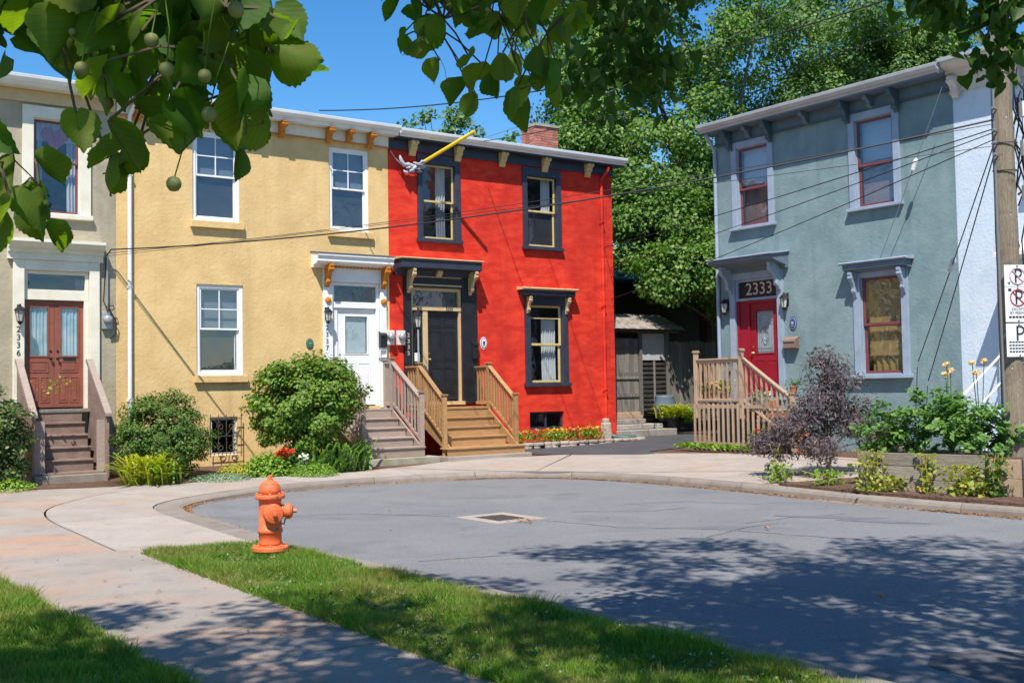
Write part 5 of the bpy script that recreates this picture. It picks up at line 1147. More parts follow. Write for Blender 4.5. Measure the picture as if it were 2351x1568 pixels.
# ================================================================ raised bed and plants on the right
BF = Fr(5.16, 16.25, -42.0); gb = .19
t = thing('raised_bed', 'raised garden bed of weathered planks beside the utility pole', 'planter', BF, 1.0, 0, gb)
for k in range(3):
    for (a, b) in ((-.02, .90), (.905, 1.78)): box('plank', MT['bed_board'], t, a, b, 0, .04, gb - .04 + k * .19, gb + .143 + k * .19, .006)
for k in range(2): box('plank', MT['weathered_tan'], t, 1.785, 2.28, .02, .06, gb - .04 + k * .26, gb + .215 + k * .26, .006)
for k in range(3): box('plank', MT['bed_board'], t, -.06, -.021, .0, 1.9, gb - .04 + k * .19, gb + .143 + k * .19, .006)
box('post', MT['bed_board'], t, 2.29, 2.43, -.04, .10, gb - .05, .80, .01); box('post', MT['weathered'], t, 2.432, 2.47, -.03, .09, gb - .05, .76)
MB().box(0, 2.25, .06, 1.9, gb - .05, .66).obj('soil', MT['soil'], t)
mul = [K[i] + KN[i] * (KW[i] + .01) for i in range(kidx(4.15, 17.3), kidx(9, 10.5))]; mo = [K[i] + KN[i] * (1.25 + .5 * math.sin(i * .15)) for i in range(kidx(4.15, 17.3), kidx(9, 10.5))]
mo[0] = mul[0] + KN[0] * .02; tag(sheet_strip('mulch_bed', mul, mo, MT['soil'], None, 6, .03, .1, lambda x, y: G(x, y) + .02 * noise.noise(Vector((x * 3, y * 3, 0)))), kind='structure')
# purple japanese maple
p = (5.30, 18.75); z0 = G(*p)
t = thing('japanese_maple', 'dark purple japanese maple with feathery leaves before the teal house', 'tree', W, p[0], -p[1], z0)
cc = []
for (dx_, dy_, dz_, rx, rz, n) in ((0, 0, 1.25, .62, .38, 46), (-.6, -.1, .85, .58, .32, 40), (.6, .1, .95, .55, .36, 38), (.1, 0, 1.85, .36, .34, 26), (-.9, .2, .55, .42, .24, 26), (.95, -.1, .65, .42, .32, 30), (-.2, -.25, .5, .6, .26, 30), (.0, .2, .9, .95, .35, 34), (.25, 0, 1.6, .5, .3, 26)):
    C, d = clumps((p[0] + dx_, p[1] + dy_, z0 + dz_), (rx, rx, rz), n, shell=.3); cc.append((C, d))
C = np.concatenate([a for a, b in cc]); d = np.concatenate([b for a, b in cc]); Pn, o_ = clump_leaves(C, d, .22, 36); Pn[:, 2] = Pn[:, 2].clip(z0 + .12)
leafcloud('crown', MT['leaf_purple'], t, Pn, (.06, .12), o_, .28, .8, .3)
m = MB(); limb_tree(m, (p[0], p[1], z0 - .05), .7, .035, [tuple(C[i]) for i in RNG.integers(0, len(C), 22)], .2); m.obj('trunk', MT['bark'], t)
# dahlias in the raised bed
for k, (u, y, hh, r_) in enumerate(((.12, .55, .78, .42), (.60, .75, 1.0, .50), (1.10, .65, 1.0, .50), (1.55, .55, .85, .46), (.85, 1.35, 1.0, .50), (1.85, .9, .62, .40))):
    P_ = BF.w(u, -y); z0 = .62
    t = thing('dahlia', ('bushy dahlia with one dark red bloom beside the purple maple', 'bushy dahlia with a single pale bloom low on its front', 'tall dahlia with peach blooms on long stalks in the raised bed', 'dahlia with peach blooms nearest the utility pole end', 'dahlia without blooms behind the tall one in the raised bed', 'low dahlia without blooms by the tan end plank')[k], 'plant', W, P_.x, -P_.y, z0, 'dahlias in the raised bed')
    C, d = clumps((P_.x, P_.y, z0 + hh * .5), (r_, r_, hh * .55), 44, shell=.3); C = C[C[:, 2] > z0]; q, o_ = clump_leaves(C, unit(C - np.array((P_.x, P_.y, z0 + .2))), .12, 24); q[:, 2] = q[:, 2].clip(z0 + .01)
    leafcloud('foliage', MT['leaf_dahlia'], t, q, (.07, .13), o_, .5)
    m = MB()
    for i in range(7): m.tube([(P_.x, P_.y, z0 - .02), (P_.x + random.gauss(0, .1), P_.y + random.gauss(0, .1), z0 + hh * .5), tuple(C[random.randrange(len(C))])], .009, 5)
    if k in (2, 3):
        for i in range(3):
            tip = (P_.x + random.uniform(-.2, .25), P_.y + random.uniform(-.2, .1), z0 + random.uniform(1.15, 1.45)); m.tube([(P_.x, P_.y, z0 + .3), ((P_.x + tip[0]) / 2, (P_.y + tip[1]) / 2, z0 + .75), tip], .007, 5); blooms(t, 'petal_peach', [tip], .07, 26)
    if k in (0, 1): blooms(t, 'petal_peach' if k else 'petal_dark', [(P_.x + .05, P_.y - .25, z0 + .42 + .2 * (1 - k))], .05, 20)
    m.obj('stems', MT['leaf_dahlia'], t)
# trailing vines in front of the planks, weeds by the kerb
def vine(label, x, y, h_, w_, n, mat='leaf_vine', name='trailing_plant', lean=0):
    z0 = G(x, y); t = thing(name, label, 'plant', W, x, -y, z0, 'plants in front of the raised bed')
    q = np.stack([x + RNG.normal(size=n) * w_ * (1), y + RNG.normal(size=n) * .09, z0 + .02 + RNG.random(n) ** 1.2 * h_], 1); q[:, 0] += lean * (q[:, 2] - z0)
    leafcloud('foliage', MT[mat], t, q, (.05, .10), None, .75); m = MB()
    for i in range(5): m.tube([(x + random.gauss(0, .04), y, z0 - .01), (x + random.gauss(0, w_ * .6), y, z0 + h_ * .5), (x + random.gauss(0, w_) + lean * h_, y, z0 + h_)], .006, 4)
    m.obj('stems', MT['leaf_vine'], t)
vine('tall yellow green vine at the left end of the raised bed', 5.22, 15.98, .62, .14, 210, lean=-.1); vine('low yellowing leaves sprawling beside the raised bed end', 5.42, 15.82, .22, .17, 130); vine('narrow yellow green vine up the middle planks', 5.85, 15.52, .58, .06, 110)
vine('broad yellow green vine sprawling over the planks', 6.25, 15.12, .42, .17, 260); vine('dense green vine climbing the right end of the planks', 6.55, 14.86, .60, .08, 170, 'leaf_dark'); vine('low yellowing vine at the foot of the planks', 6.38, 14.98, .2, .16, 120)
vine('green sprig growing at the foot of the utility pole', 6.98, 15.3, .42, .05, 70, 'leaf_silver'); vine('small leafy weed in the mulch beside the kerb', 4.32, 17.75, .32, .11, 120, 'leaf_bright'); vine('feathery grey lavender beside the purple maple', 4.35, 18.15, .62, .10, 120, 'leaf_purple'); vine('low green leaves under the purple maple', 4.85, 17.0, .25, .16, 120, 'leaf_bright')
# ground cover at the picket skirt, pots on the landing
t = tag(bpy.data.objects.new('ground_cover', None), 'low green ground cover along the picket skirt', 'plant'); col.objects.link(t)
q = np.array([tuple(RR.w(RNG.uniform(.05, 2.2), 1.5 + abs(RNG.normal()) * .16, .34 + RNG.random() * .10)) for _ in range(900)]); o = leafcloud('leaf_mat', MT['leaf_bright'], t, q, (.05, .09)); o['kind'] = 'stuff'
def pot(label, fr, u, off_, z, r_, mat, leafm, petal, nb, n=120, h_=.25):
    P_ = fr.w(u, off_); t = thing('flower_pot', label, 'plant pot', W, P_.x, -P_.y, z); c = (P_.x, P_.y, z)
    MB().lathe([(r_ * .68, 0), (r_ * .95, r_ * 1.2), (r_ * 1.06, r_ * 1.2), (r_ * 1.06, r_ * 1.4), (r_ * .9, r_ * 1.4), (r_ * .88, r_ * 1.3), (.001, r_ * 1.28)], c, 18).obj('pot', MT[mat], t)
    q = np.array((P_.x, P_.y, z + r_ * 1.4 + h_ * .4)) + RNG.normal(size=(n, 3)) * np.array((r_ * .9, r_ * .9, h_ * .3)); leafcloud('foliage', MT[leafm], t, q, (.05, .09))
    if petal: blooms(t, petal, [(P_.x + RNG.normal() * r_ * .9, P_.y + RNG.normal() * r_ * .9, z + r_ * 1.4 + h_ * RNG.uniform(.3, .9)) for _ in range(nb)], .055, 12)
pot('pot of orange flowers behind the landing pickets', RR, .62, 1.08, 1.40, .13, 'terracotta', 'leaf_dark', 'petal_orange', 14); pot('second pot of orange flowers on the landing by the crimson door', RR, 1.0, 1.05, 1.40, .13, 'terracotta', 'leaf_bright', 'petal_orange', 12)
pot('white flowers in a pot on the steps behind the stair pickets', RR, 1.95, 1.0, 1.19, .12, 'pot_white', 'leaf_silver', 'petal_white', 22); pot('terracotta pot at the foot of the teal house steps', RR, 2.5, 1.62, .32, .17, 'terracotta', 'leaf_dark', 'petal_red', 5); pot('small terracotta pot on the newel of the teal house steps', RR, 3.1, 1.28, 1.56, .09, 'terracotta', 'leaf_dark', None, 0, 50, .15)
# fountain grass in a dark pot beside the stone steps
P_ = L.w(9.15, -.35); t = thing('ornamental_grass', 'arching yellow green grass in a dark pot by the stone steps', 'plant', W, P_.x, -P_.y, .55)
MB().lathe([(.18, 0), (.25, .3), (.27, .3), (.27, .36), (.22, .36), (.001, .34)], (P_.x, P_.y, .5), 16).obj('pot', MT['black_metal'], t); strappy('blades', MT['leaf_yellow'], t, (P_.x, P_.y, .85), 260, .5, .75, .022); strappy('blades', MT['leaf_bright'], t, (P_.x + .5, P_.y + .1, .7), 160, .5, .6, .02)
P_ = L.w(9.2, -.75); t = thing('garden_pot', 'blue grey glazed garden pot against the fence', 'pot', W, P_.x, -P_.y, .7); MB().lathe([(.18, 0), (.30, .2), (.33, .45), (.26, .66), (.28, .72), (.24, .72), (.001, .6)], (P_.x, P_.y, .75), 18).obj('body', MT['slate_blue_paint'], t, smooth=True)
box_o = None

# ================================================================ garden on the left
bush('round_shrub', 'large round green shrub beside the grey brown steps', 'shrub', L, -2.95, 1.95, 'leaf_hedge', (1.18, .92, 1.05), 1.35, 290, 80, (.06, .11), stems=40, cr=.24, shell=.5, low=.28)
bush('round_shrub', 'dense fine leaved shrub between the grey house steps and basement grille', 'shrub', L, -5.75, 1.75, 'leaf_dark', (1.0, .75, .80), .80, 230, 100, (.035, .065), stems=16, cr=.17, shell=.6)
tq, C, c, z0 = bush('rose_bush', 'sprawling rose bush with pale green leaves beside the brown steps', 'shrub', L, -8.75, 1.55, 'leaf_rose', (.75, .6, .95), .85, 170, 70, (.05, .09), stems=16, cr=.2, shell=.4)
P_ = L.w(-8.0, 1.25); m = MB(); m.tube([(P_.x - .3, P_.y, .9), (P_.x + .1, P_.y + .1, 1.75), (P_.x + .5, P_.y + .2, 2.0)], .006, 5); m.obj('cane', MT['twig'], tq)
leafcloud('foliage', MT['leaf_vine'], tq, np.array((P_.x + .35, P_.y + .15, 1.95)) + RNG.normal(size=(46, 3)) * np.array((.16, .1, .09)), (.05, .08))
for (u, off_, n, ln, sp, mt, lb) in ((-6.25, 2.45, 330, .62, .75, 'leaf_yellow', 'arching yellow green daylily clump before the fine leaved shrub'),):
    P_ = L.w(u, off_); z0 = G(P_.x, P_.y); t = thing('daylily', lb, 'plant', W, P_.x, -P_.y, z0); strappy('blades', MT[mt], t, (P_.x, P_.y, z0), n - 110, ln * 1.15, sp, .021); strappy('blades', MT['leaf_bright'], t, (P_.x + .2, P_.y + .1, z0), 110, ln, sp, .018)
    blooms(t, 'petal_orange', [(P_.x - .2, P_.y + .35, z0 + 1.32)], .06, 14); MB().tube([(P_.x - .15, P_.y + .3, z0), (P_.x - .2, P_.y + .35, z0 + 1.3)], .006, 4).obj('stalk', MT['leaf_bright'], t)
for k, (u, off_) in enumerate(((-2.0, 2.35), (-2.5, 2.6), (-2.95, 2.55))):
    P_ = L.w(u, off_); z0 = G(P_.x, P_.y); t = thing('iris', ('iris clump touching the footing of the grey brown steps', 'middle iris clump in front of the round shrub', 'iris clump beside the lime green mound')[k], 'plant', W, P_.x, -P_.y, z0, 'iris clumps by the steps'); strappy('blades', MT['leaf_iris'], t, (P_.x, P_.y, z0), 95, .72, .50, .024, lift=1.1)
def mound(name, label, u, off_, r_, h_, n, mat, leaf, blo=None):
    P_ = L.w(u, off_); z0 = G(P_.x, P_.y); t = thing(name, label, 'plant', W, P_.x, -P_.y, z0); d = unit(RNG.normal(size=(n, 3))); d[:, 2] = abs(d[:, 2]); s_ = .6 + .4 * RNG.random((n, 1))
    q = np.array((P_.x, P_.y, z0)) + d * s_ * np.array((r_ * 1.25, r_, h_)); leafcloud('foliage', MT[mat], t, q, leaf, d)
    if blo: blooms(t, blo[0], [(P_.x + RNG.normal() * r_ * blo[2], P_.y + RNG.normal() * r_ * blo[2], z0 + h_ * RNG.uniform(.9, 1.15)) for _ in range(blo[1])], blo[3], 12)
mound('sedum', 'low silvery green mat of sedum at the pavement edge', -5.0, 2.75, .5, .13, 1500, 'leaf_silver', (.02, .04)); mound('ground_cover_mound', 'yellow green mound under the basement grille', -4.45, 2.2, .38, .26, 1100, 'leaf_yellow', (.03, .05)); mound('leafy_perennial', 'bright green leafy perennial beside red flowers', -4.0, 2.5, .40, .46, 1300, 'leaf_bright', (.05, .09))
mound('ground_cover_mound', 'bright lime green mound at the pavement edge by the iris', -3.3, 3.0, .42, .24, 1700, 'leaf_bright', (.025, .05)); mound('red_lily', 'deep red lilies among the green perennials', -3.75, 2.65, .16, .42, 120, 'leaf_dark', (.05, .09), ('petal_red', 7, .45, .11)); mound('white_alyssum', 'small white flowers between red lilies and iris', -3.4, 2.75, .14, .34, 120, 'leaf_silver', (.03, .05), ('petal_white', 9, .6, .05))
mound('leafy_perennial', 'broad dark leaves at the foot of the round shrub', -3.5, 2.2, .45, .42, 900, 'leaf_dark', (.07, .12))
mound('leafy_perennial', 'low weeds at the pavement edge beside the brown steps', -8.6, 2.1, .5, .2, 700, 'leaf_bright', (.04, .07))

# ================================================================ trees behind the houses
def big_tree(name, label, x, y, base_z, h, trunk_r, parts, mat, per, leaf, cr, lowcut=3.0, seed=1):
    rng = np.random.default_rng(seed); t = thing(name, label, 'tree', W, x, -y, base_z); CC = []; DD = []
    for (dx_, dy_, dz_, rx, ry, rz, n) in parts:
        C, d = clumps((x + dx_, y + dy_, dz_), (rx, ry, rz), n, shell=.45, rng=rng); CC.append(C); DD.append(d)
    C = np.concatenate(CC); d = np.concatenate(DD); k = C[:, 2] > lowcut; C, d = C[k], d[k]
    q, o_ = clump_leaves(C, d, cr, per, rng); leafcloud('crown', MT[mat], t, q, leaf, o_, .72, .3, .5, rng=rng)
    m = MB(); rnd = random.Random(seed); limb_tree(m, (x, y, base_z - .1), h, trunk_r, [tuple(C[i]) for i in rng.integers(0, len(C), 26)], .15, rnd); m.obj('trunk', MT['bark'], t); return t
big_tree('maple_tree', 'tall leafy green tree behind the red house and passage', 6.4, 35.5, .3, 8, .33,
         [(-1.6, 0, 9.6, 3.4, 3.0, 3.6, 95), (-4.0, .5, 13.2, 2.2, 2.2, 3.0, 46), (-3.6, 0, 9.2, 1.9, 1.9, 2.0, 34), (-2.1, -2.2, 6.4, 2.0, 1.4, 1.7, 44), (.6, -.6, 6.9, 3.0, 2.6, 2.4, 75), (-.4, 0, 13.5, 3.6, 3, 3, 70), (1.6, -1.5, 5.2, 2.6, 1.6, 1.5, 45)], 'leaf_tree', 330, (.09, .17), .78, 3.9, 21)
big_tree('maple_tree', 'broad tree with bluish green leaves rising behind the teal house', 11.2, 37.0, .3, 9, .36,
         [(0, 0, 10.2, 4.2, 3.2, 4.0, 120), (-2.2, -1, 7.2, 2.6, 2.4, 2.6, 60), (1.0, 0, 14.3, 4.0, 3, 2.8, 70), (-1.2, -2.2, 5.2, 2.0, 1.4, 1.4, 34)], 'leaf_tree_blue', 330, (.09, .17), .8, 4.0, 22)
big_tree('maple_tree', 'green tree behind the teal and white house roofs', 16.6, 37.5, .3, 9, .34,
         [(-.4, 0, 10.0, 3.4, 3.0, 3.2, 85), (-2.4, 0, 13.0, 2.4, 2.4, 2.2, 45), (1.8, .5, 8.8, 2.4, 2.4, 2.4, 45)], 'leaf_tree', 320, (.09, .17), .8, 4.0, 23)
big_tree('slender_tree', 'small airy tree top showing above the red house roof', -2.6, 44.0, .3, 9.5, .12,
         [(0, 0, 12.3, 1.7, 1.4, 1.35, 34), (2.4, 0, 11.3, 1.7, 1.2, .8, 22), (4.6, 0, 11.0, 1.3, 1.2, .7, 16), (-.5, 0, 10.8, 2.0, 1.4, .8, 20)], 'leaf_tree_blue', 34, (.16, .26), .42, 4.0, 24)
big_tree('hedge_tree', 'dark leafy tree filling the shade behind the lean-to', 7.2, 32.2, .3, 4.5, .16, [(0, 0, 5.2, 2.4, 1.2, 1.4, 46), (2.0, .6, 4.6, 1.6, 1.0, 1.2, 30), (-2.0, -1.2, 4.9, 1.7, .8, 1.0, 34), (.6, -1.6, 4.2, 1.8, .6, .7, 26)], 'leaf_tree', 210, (.09, .16), .55, 3.2, 25)

# ================================================================ street lindens over the camera
def linden_leaf(name, fold, droop, seed, rows=18, asym=.0):
    """one heart-shaped toothed leaf, base at origin, tip along -Z, unit length"""
    rnd = random.Random(seed); V = []; F = []; cols = (-1, -.55, 0, .55, 1)
    for i in range(rows + 1):
        t = i / rows; w = float(np.interp(t, [0, .05, .12, .25, .4, .55, .7, .82, .92, 1], [.13, .33, .44, .51, .49, .42, .31, .18, .06, 0]))
        for c in cols:
            e = abs(c) == 1; tooth = (rnd.uniform(-.02, .02) + (.045 if i % 2 else -.03)) if e and .06 < t < .95 else 0; x = c * w * (1 + tooth + asym * c)
            zz = -t + .13 * abs(c) * max(0, 1 - t * 3.2) - (.03 if i % 2 and e else 0)
            y = fold * abs(c) ** 1.4 * w + droop * t * t + .03 * math.sin(6 * t + 2.5 * c + seed) + (.03 * math.sin(11 * t + seed) * abs(c)); V.append((x * math.cos(fold * .7), y, zz))
    for i in range(rows):
        for k in range(4): F.append((i * 5 + k, i * 5 + k + 1, i * 5 + k + 6, i * 5 + k + 5))
    me = bpy.data.meshes.new(name); me.from_pydata(V, [], F); me.update(); me.polygons.foreach_set('use_smooth', np.ones(len(F), dtype=bool)); me.materials.append(MT['leaf_linden']); return me
LM = [linden_leaf('linden_leaf', f, d, k) for k, (f, d) in enumerate(((.5, .2), (.9, .35), (1.2, .15), (.7, -.3), (1.5, .4), (.35, .55)))]
LB = LM[1].copy(); LB.materials.clear(); LB.materials.append(MT['leaf_brown'])
FRm = MB().lathe([(.001, -.5), (.3, -.42), (.48, -.15), (.5, .1), (.36, .38), (.12, .5), (.001, .52)], (0, 0, 0), 12); _f = FRm.obj('fruit', MT['fruit_green'], None, smooth=True); FME = _f.data; bpy.data.objects.remove(_f)
def hang_leaf(parent, p, ln, roll, pitch, yaw, k=None, brown=False):
    me = LB if brown else LM[random.randrange(6) if k is None else k]; o = bpy.data.objects.new('leaf', me); col.objects.link(o); o.parent = parent
    b = base_of(parent); o.location = (p[0] - b[0], p[1] - b[1], p[2] - b[2]); o.rotation_mode = 'XYZ'; o.rotation_euler = (pitch, roll, yaw); o.scale = (ln, ln, ln); return o
def inpoly(x, y, P):
    r_ = False; j = len(P) - 1
    for i in range(len(P)):
        if (P[i][1] > y) != (P[j][1] > y) and x < (P[j][0] - P[i][0]) * (y - P[i][1]) / (P[j][1] - P[i][1]) + P[i][0]: r_ = not r_
        j = i
    return r_
def crown(t, c, rad, n, per, seed, cr=.62, cond=None):
    rng = np.random.default_rng(seed); C, d = clumps(c, rad, n, shell=.25, rng=rng); q, o_ = clump_leaves(C, d, cr, per, rng)
    k = q[:, 2] > 2.35 + .46 * np.maximum(q[:, 1], 0)
    ph = q[:, 2] - 2.25; xs_ = q[:, 0] + .079 * ph; ys_ = q[:, 1] + .645 * ph; sun_gap = (xs_ > -1.15) & (xs_ < -.15) & (ys_ > 1.0) & (ys_ < 2.3); k &= ~(sun_gap & (rng.random(len(q)) < .6))  # unseen crown leaves thinned towards the sun so light reaches the left branch
    if cond is not None: k &= cond(q)
    o = leafcloud('crown', MT['leaf_crown'], t, q[k], (.09, .15), o_[k], .85, .5, .5, rng=rng); return C[C[:, 2] > 2.6 + .46 * np.maximum(C[:, 1], 0)]
# right-hand tree: trunk on the verge beside the camera, crown over the road
t = thing('linden_tree', 'street linden whose crown shades the road, leaves hanging into the sky', 'tree', W, 4.6, -1.9, .08); TR = t
C = crown(t, (3.1, 3.0, 7.6), (5.4, 4.6, 3.6), 225, 185, 31, cr=.56)
m = MB(); limb_tree(m, (4.6, 1.9, 0), 4.2, .2, [tuple(C[i]) for i in RNG.integers(0, len(C), 18)], .12, random.Random(4)); m.obj('trunk', MT['bark'], t)
def drape(t, path, r0, P, depth, n, size, seed, dens=1.0, fruit=0, twigs=6, sag=.5, brown=0, name='branch', key=()):
    """a hanging branch with its own leaves: P is the outline (x, z) of its spray at distance depth"""
    rnd = random.Random(seed); b = MB(); b.tube(path, [r0 * (1 - .7 * i / (len(path) - 1)) for i in range(len(path))], 7)
    xs = [p[0] for p in P]; zs = [p[1] for p in P]; pts = []
    while len(pts) < n:
        x = rnd.uniform(min(xs), max(xs)); z = rnd.uniform(min(zs), max(zs))
        if inpoly(x, z, P) and (rnd.random() < .35 + .65 * (z - min(zs)) / (max(zs) - min(zs))): pts.append((x, depth + rnd.uniform(-.16, .22) * depth * .5, z))
    pv = [Vector(p) for p in path]
    tw = []
    for k in range(twigs):
        e = Vector(pts[rnd.randrange(len(pts))]); s_ = min(pv, key=lambda q: (q - e).length); mid = s_.lerp(e, .5) + Vector((rnd.uniform(-.03, .03), 0, rnd.uniform(0, .05))); b.tube([s_, mid, e], [r0 * .45, r0 * .3, r0 * .15], 5); tw += [s_, mid, e]
    br = b.obj(name, MT['twig'], t)
    pm = MB()
    for i, p in enumerate(pts):
        ln = rnd.uniform(*size); hang_leaf(br, p, ln, rnd.gauss(0, .5), rnd.gauss(-.1, .5), rnd.uniform(-3.1, 3.1), None, rnd.random() < brown)
        q = min(tw, key=lambda w_: (w_ - Vector(p)).length); pm.tube([q, q.lerp(Vector(p), .5) + Vector((0, 0, .012)), p], .0013 * depth ** .5 + .0006, 4)
    for (x, y, z, ln, roll, pitch, yaw, kk) in key: hang_leaf(br, (x, y, z), ln, roll, pitch, yaw, kk)
    pm.obj('leaf_stalks', MT['twig'], br)['kind'] = 'stuff'
    for k in range(fruit):
        p = pts[rnd.randrange(len(pts))]; st = Vector((p[0], p[1] - .05, p[2])); e = st + Vector((rnd.uniform(-.03, .03), rnd.uniform(-.04, .0), -rnd.uniform(.05, .11))); r_ = rnd.uniform(.0075, .0115) * (1 if depth < 2 else .8)
        MB().tube([st, st.lerp(e, .5) + Vector((rnd.uniform(-.01, .01), 0, 0)), e], .0011, 4).obj('fruit_stalk', MT['leaf_linden'], br); o = bpy.data.objects.new('fruit', FME); col.objects.link(o); o.parent = br; bb = base_of(br); o.location = (e.x - bb[0], e.y - bb[1], e.z - bb[2] - r_ * .6); o.scale = (r_ * 2,) * 3
    return br
mid = [(-.38, 3.14), (-.35, 2.96), (-.31, 2.86), (-.25, 2.82), (-.20, 2.88), (-.16, 2.80), (-.10, 2.75), (-.03, 2.72), (-.03, 2.80), (.015, 2.61), (.06, 2.57), (.15, 2.60), (.18, 2.74), (.24, 2.9), (.24, 3.16)]
drape(TR, [(1.2, 3.0, 3.9), (.7, 3.2, 3.5), (.35, 3.35, 3.2), (.05, 3.4, 3.0), (-.2, 3.4, 2.92)], .012, mid, 3.4, 104, (.065, .105), 51, fruit=7, twigs=16)
# deeper sprays of the same tree: leaves too small to pick apart
def spray(t, c, s_, n, size, seed, P=None):
    rng = np.random.default_rng(seed); q = np.array(c) + rng.normal(size=(n, 3)) * np.array(s_)
    n = len(q); nm = unit(rng.normal(size=(n, 3)) * .8 + np.array((0, -.5, .2))); a = rng.normal(size=(n, 3)) * .45 + np.array((0, 0, -1)); a = unit(a - nm * np.sum(a * nm, 1, keepdims=True)); b = np.cross(nm, a); ln = rng.uniform(*size, (n, 1)); fo = rng.uniform(.2, .9, (n, 1))
    sh_ = [(0, 0), (.40, -.06), (.50, .28), (.34, .62), (.13, .86), (0, 1.05), (-.13, .86), (-.34, .62), (-.50, .28), (-.40, -.06)]
    V = np.stack([q + b * x * ln * (1 - .25 * fo) + a * y * ln + nm * abs(x) * fo * ln for x, y in sh_], 1).reshape(-1, 3); i = np.arange(n)[:, None] * 10
    F = np.concatenate([i + np.array([[0, k, k + 1]]) for k in range(1, 9)], 1).reshape(-1, 3); o = fast('foliage', V, F, MT['leaf_crown'], t); o['kind'] = 'stuff'; return o
for k, (c, s_, n) in enumerate((((.55, 6.3, 4.15), (.16, .25, .13), 190), ((.72, 6.4, 3.75), (.13, .2, .16), 190), ((.50, 6.2, 3.55), (.10, .2, .10), 90), ((.95, 6.4, 4.1), (.12, .2, .12), 80), ((.85, 6.4, 3.6), (.08, .2, .10), 70), ((1.25, 6.2, 4.3), (.14, .2, .06), 60),
                                ((2.60, 6.2, 4.00), (.13, .2, .09), 150), ((2.78, 6.2, 3.85), (.10, .2, .12), 130), ((2.83, 6.2, 3.62), (.05, .15, .07), 50), ((2.45, 6.2, 4.02), (.07, .15, .06), 60), ((2.95, 6.2, 4.0), (.06, .15, .10), 60))): spray(TR, c, s_, int(n * .85), (.06, .10), 60 + k)
m = MB()
for a, b in (((1.6, 5.0, 4.9), (.6, 6.2, 3.7)), ((2.2, 5.0, 5.0), (.95, 6.3, 3.9)), ((3.2, 5.2, 4.9), (2.75, 6.2, 3.7)), ((2.9, 5.2, 4.9), (2.5, 6.1, 3.95))): m.tube([a, Vector(a).lerp(Vector(b), .5) + Vector((0, 0, .15)), b], [.02, .012, .004], 5)
m.obj('branch', MT['twig'], TR)
# left-hand tree: crown behind and left of the camera, branch hanging close
t = thing('linden_tree', 'street linden on the left lawn with fruiting branches hanging close overhead', 'tree', W, -3.9, .6, .08); TL = t
C = crown(t, (-3.1, .8, 6.6), (3.8, 3.2, 3.2), 135, 175, 32, cr=.56)
m = MB(); limb_tree(m, (-3.9, -.6, 0), 4.0, .2, [tuple(C[i]) for i in RNG.integers(0, len(C), 14)], .12, random.Random(8)); m.obj('trunk', MT['bark'], t)
left = [(-.80, 2.44), (-.79, 2.37), (-.70, 2.34), (-.65, 2.28), (-.625, 2.20), (-.605, 2.09), (-.565, 2.08), (-.53, 2.14), (-.48, 2.16), (-.43, 2.125), (-.395, 2.14), (-.36, 2.20), (-.31, 2.19), (-.275, 2.205), (-.29, 2.28), (-.36, 2.34), (-.38, 2.45)]
drape(TL, [(-1.2, .4, 3.3), (-.85, 1.2, 2.7), (-.66, 1.5, 2.48), (-.56, 1.6, 2.36), (-.46, 1.62, 2.28), (-.36, 1.64, 2.24)], .010, left, 1.6, 156, (.05, .092), 52, fruit=9, twigs=22, brown=.02)
low = [(-.82, 2.18), (-.82, 2.03), (-.77, 2.01), (-.725, 2.01), (-.73, 2.07), (-.76, 2.14)]
drape(TL, [(-1.2, 1.0, 2.6), (-.95, 1.45, 2.3), (-.84, 1.6, 2.18), (-.77, 1.62, 2.10)], .006, low, 1.62, 15, (.055, .085), 53, fruit=2, twigs=3)
for k, (c, s_, n) in enumerate((((-1.62, 3.4, 3.05), (.14, .15, .09), 80),)): spray(TL, c, s_, n, (.08, .12), 80 + k)

# ================================================================ grass, clover, litter
def blades(name, label, poly, n, h=(.03, .075), seed=1, zf=None, y_max=99, mat='grass', cat='grass', w=.0045):
    rng = np.random.default_rng(seed); xs = [p[0] for p in poly]; ys_ = [p[1] for p in poly]; P = np.array(poly); acc = np.zeros((0, 2))
    while len(acc) < n:
        q = np.stack([rng.uniform(min(xs), max(xs), n), rng.uniform(min(ys_), max(ys_), n)], 1); ins = np.zeros(n, bool); j = len(P) - 1
        for i in range(len(P)):
            cnd = (P[i, 1] > q[:, 1]) != (P[j, 1] > q[:, 1]); xx = (P[j, 0] - P[i, 0]) * (q[:, 1] - P[i, 1]) / (P[j, 1] - P[i, 1] + 1e-12) + P[i, 0]; ins ^= cnd & (q[:, 0] < xx); j = i
        acc = np.concatenate([acc, q[ins]])
    q = acc[:n] + rng.normal(size=(n, 2)) * .022; tuft = np.array([noise.noise(Vector((a * 2.2, b * 2.2, 1.5))) for a, b in q]); hh = rng.uniform(h[0], h[1], n) * np.clip(1 + 1.0 * tuft, .35, 2); a = rng.uniform(0, 6.283, n); lean = rng.normal(size=(n, 2)) * .55; wd = w * rng.uniform(.7, 1.5, n)
    b0 = np.stack([q[:, 0] - np.cos(a) * wd, q[:, 1] - np.sin(a) * wd, np.full(n, .085)], 1); b1 = np.stack([q[:, 0] + np.cos(a) * wd, q[:, 1] + np.sin(a) * wd, np.full(n, .085)], 1); tp = np.stack([q[:, 0] + lean[:, 0] * hh, q[:, 1] + lean[:, 1] * hh, .085 + hh], 1)
    V = np.stack([b0, b1, tp], 1).reshape(-1, 3); F = np.arange(3 * n).reshape(-1, 3); return tag(fast(name, V, F, MT[mat]), label, cat, kind='stuff')
vp = [tuple(p) for p, i in zip(VA, vi) if p[1] > 4.2]; vb = [tuple(path_right_for(p)) for p, i in zip(VA, vi) if p[1] > 4.2]
vpoly = vp + vb[::-1]
blades('grass', 'short green grass on the verge around the hydrant', vpoly, 210000, (.02, .09), 71)
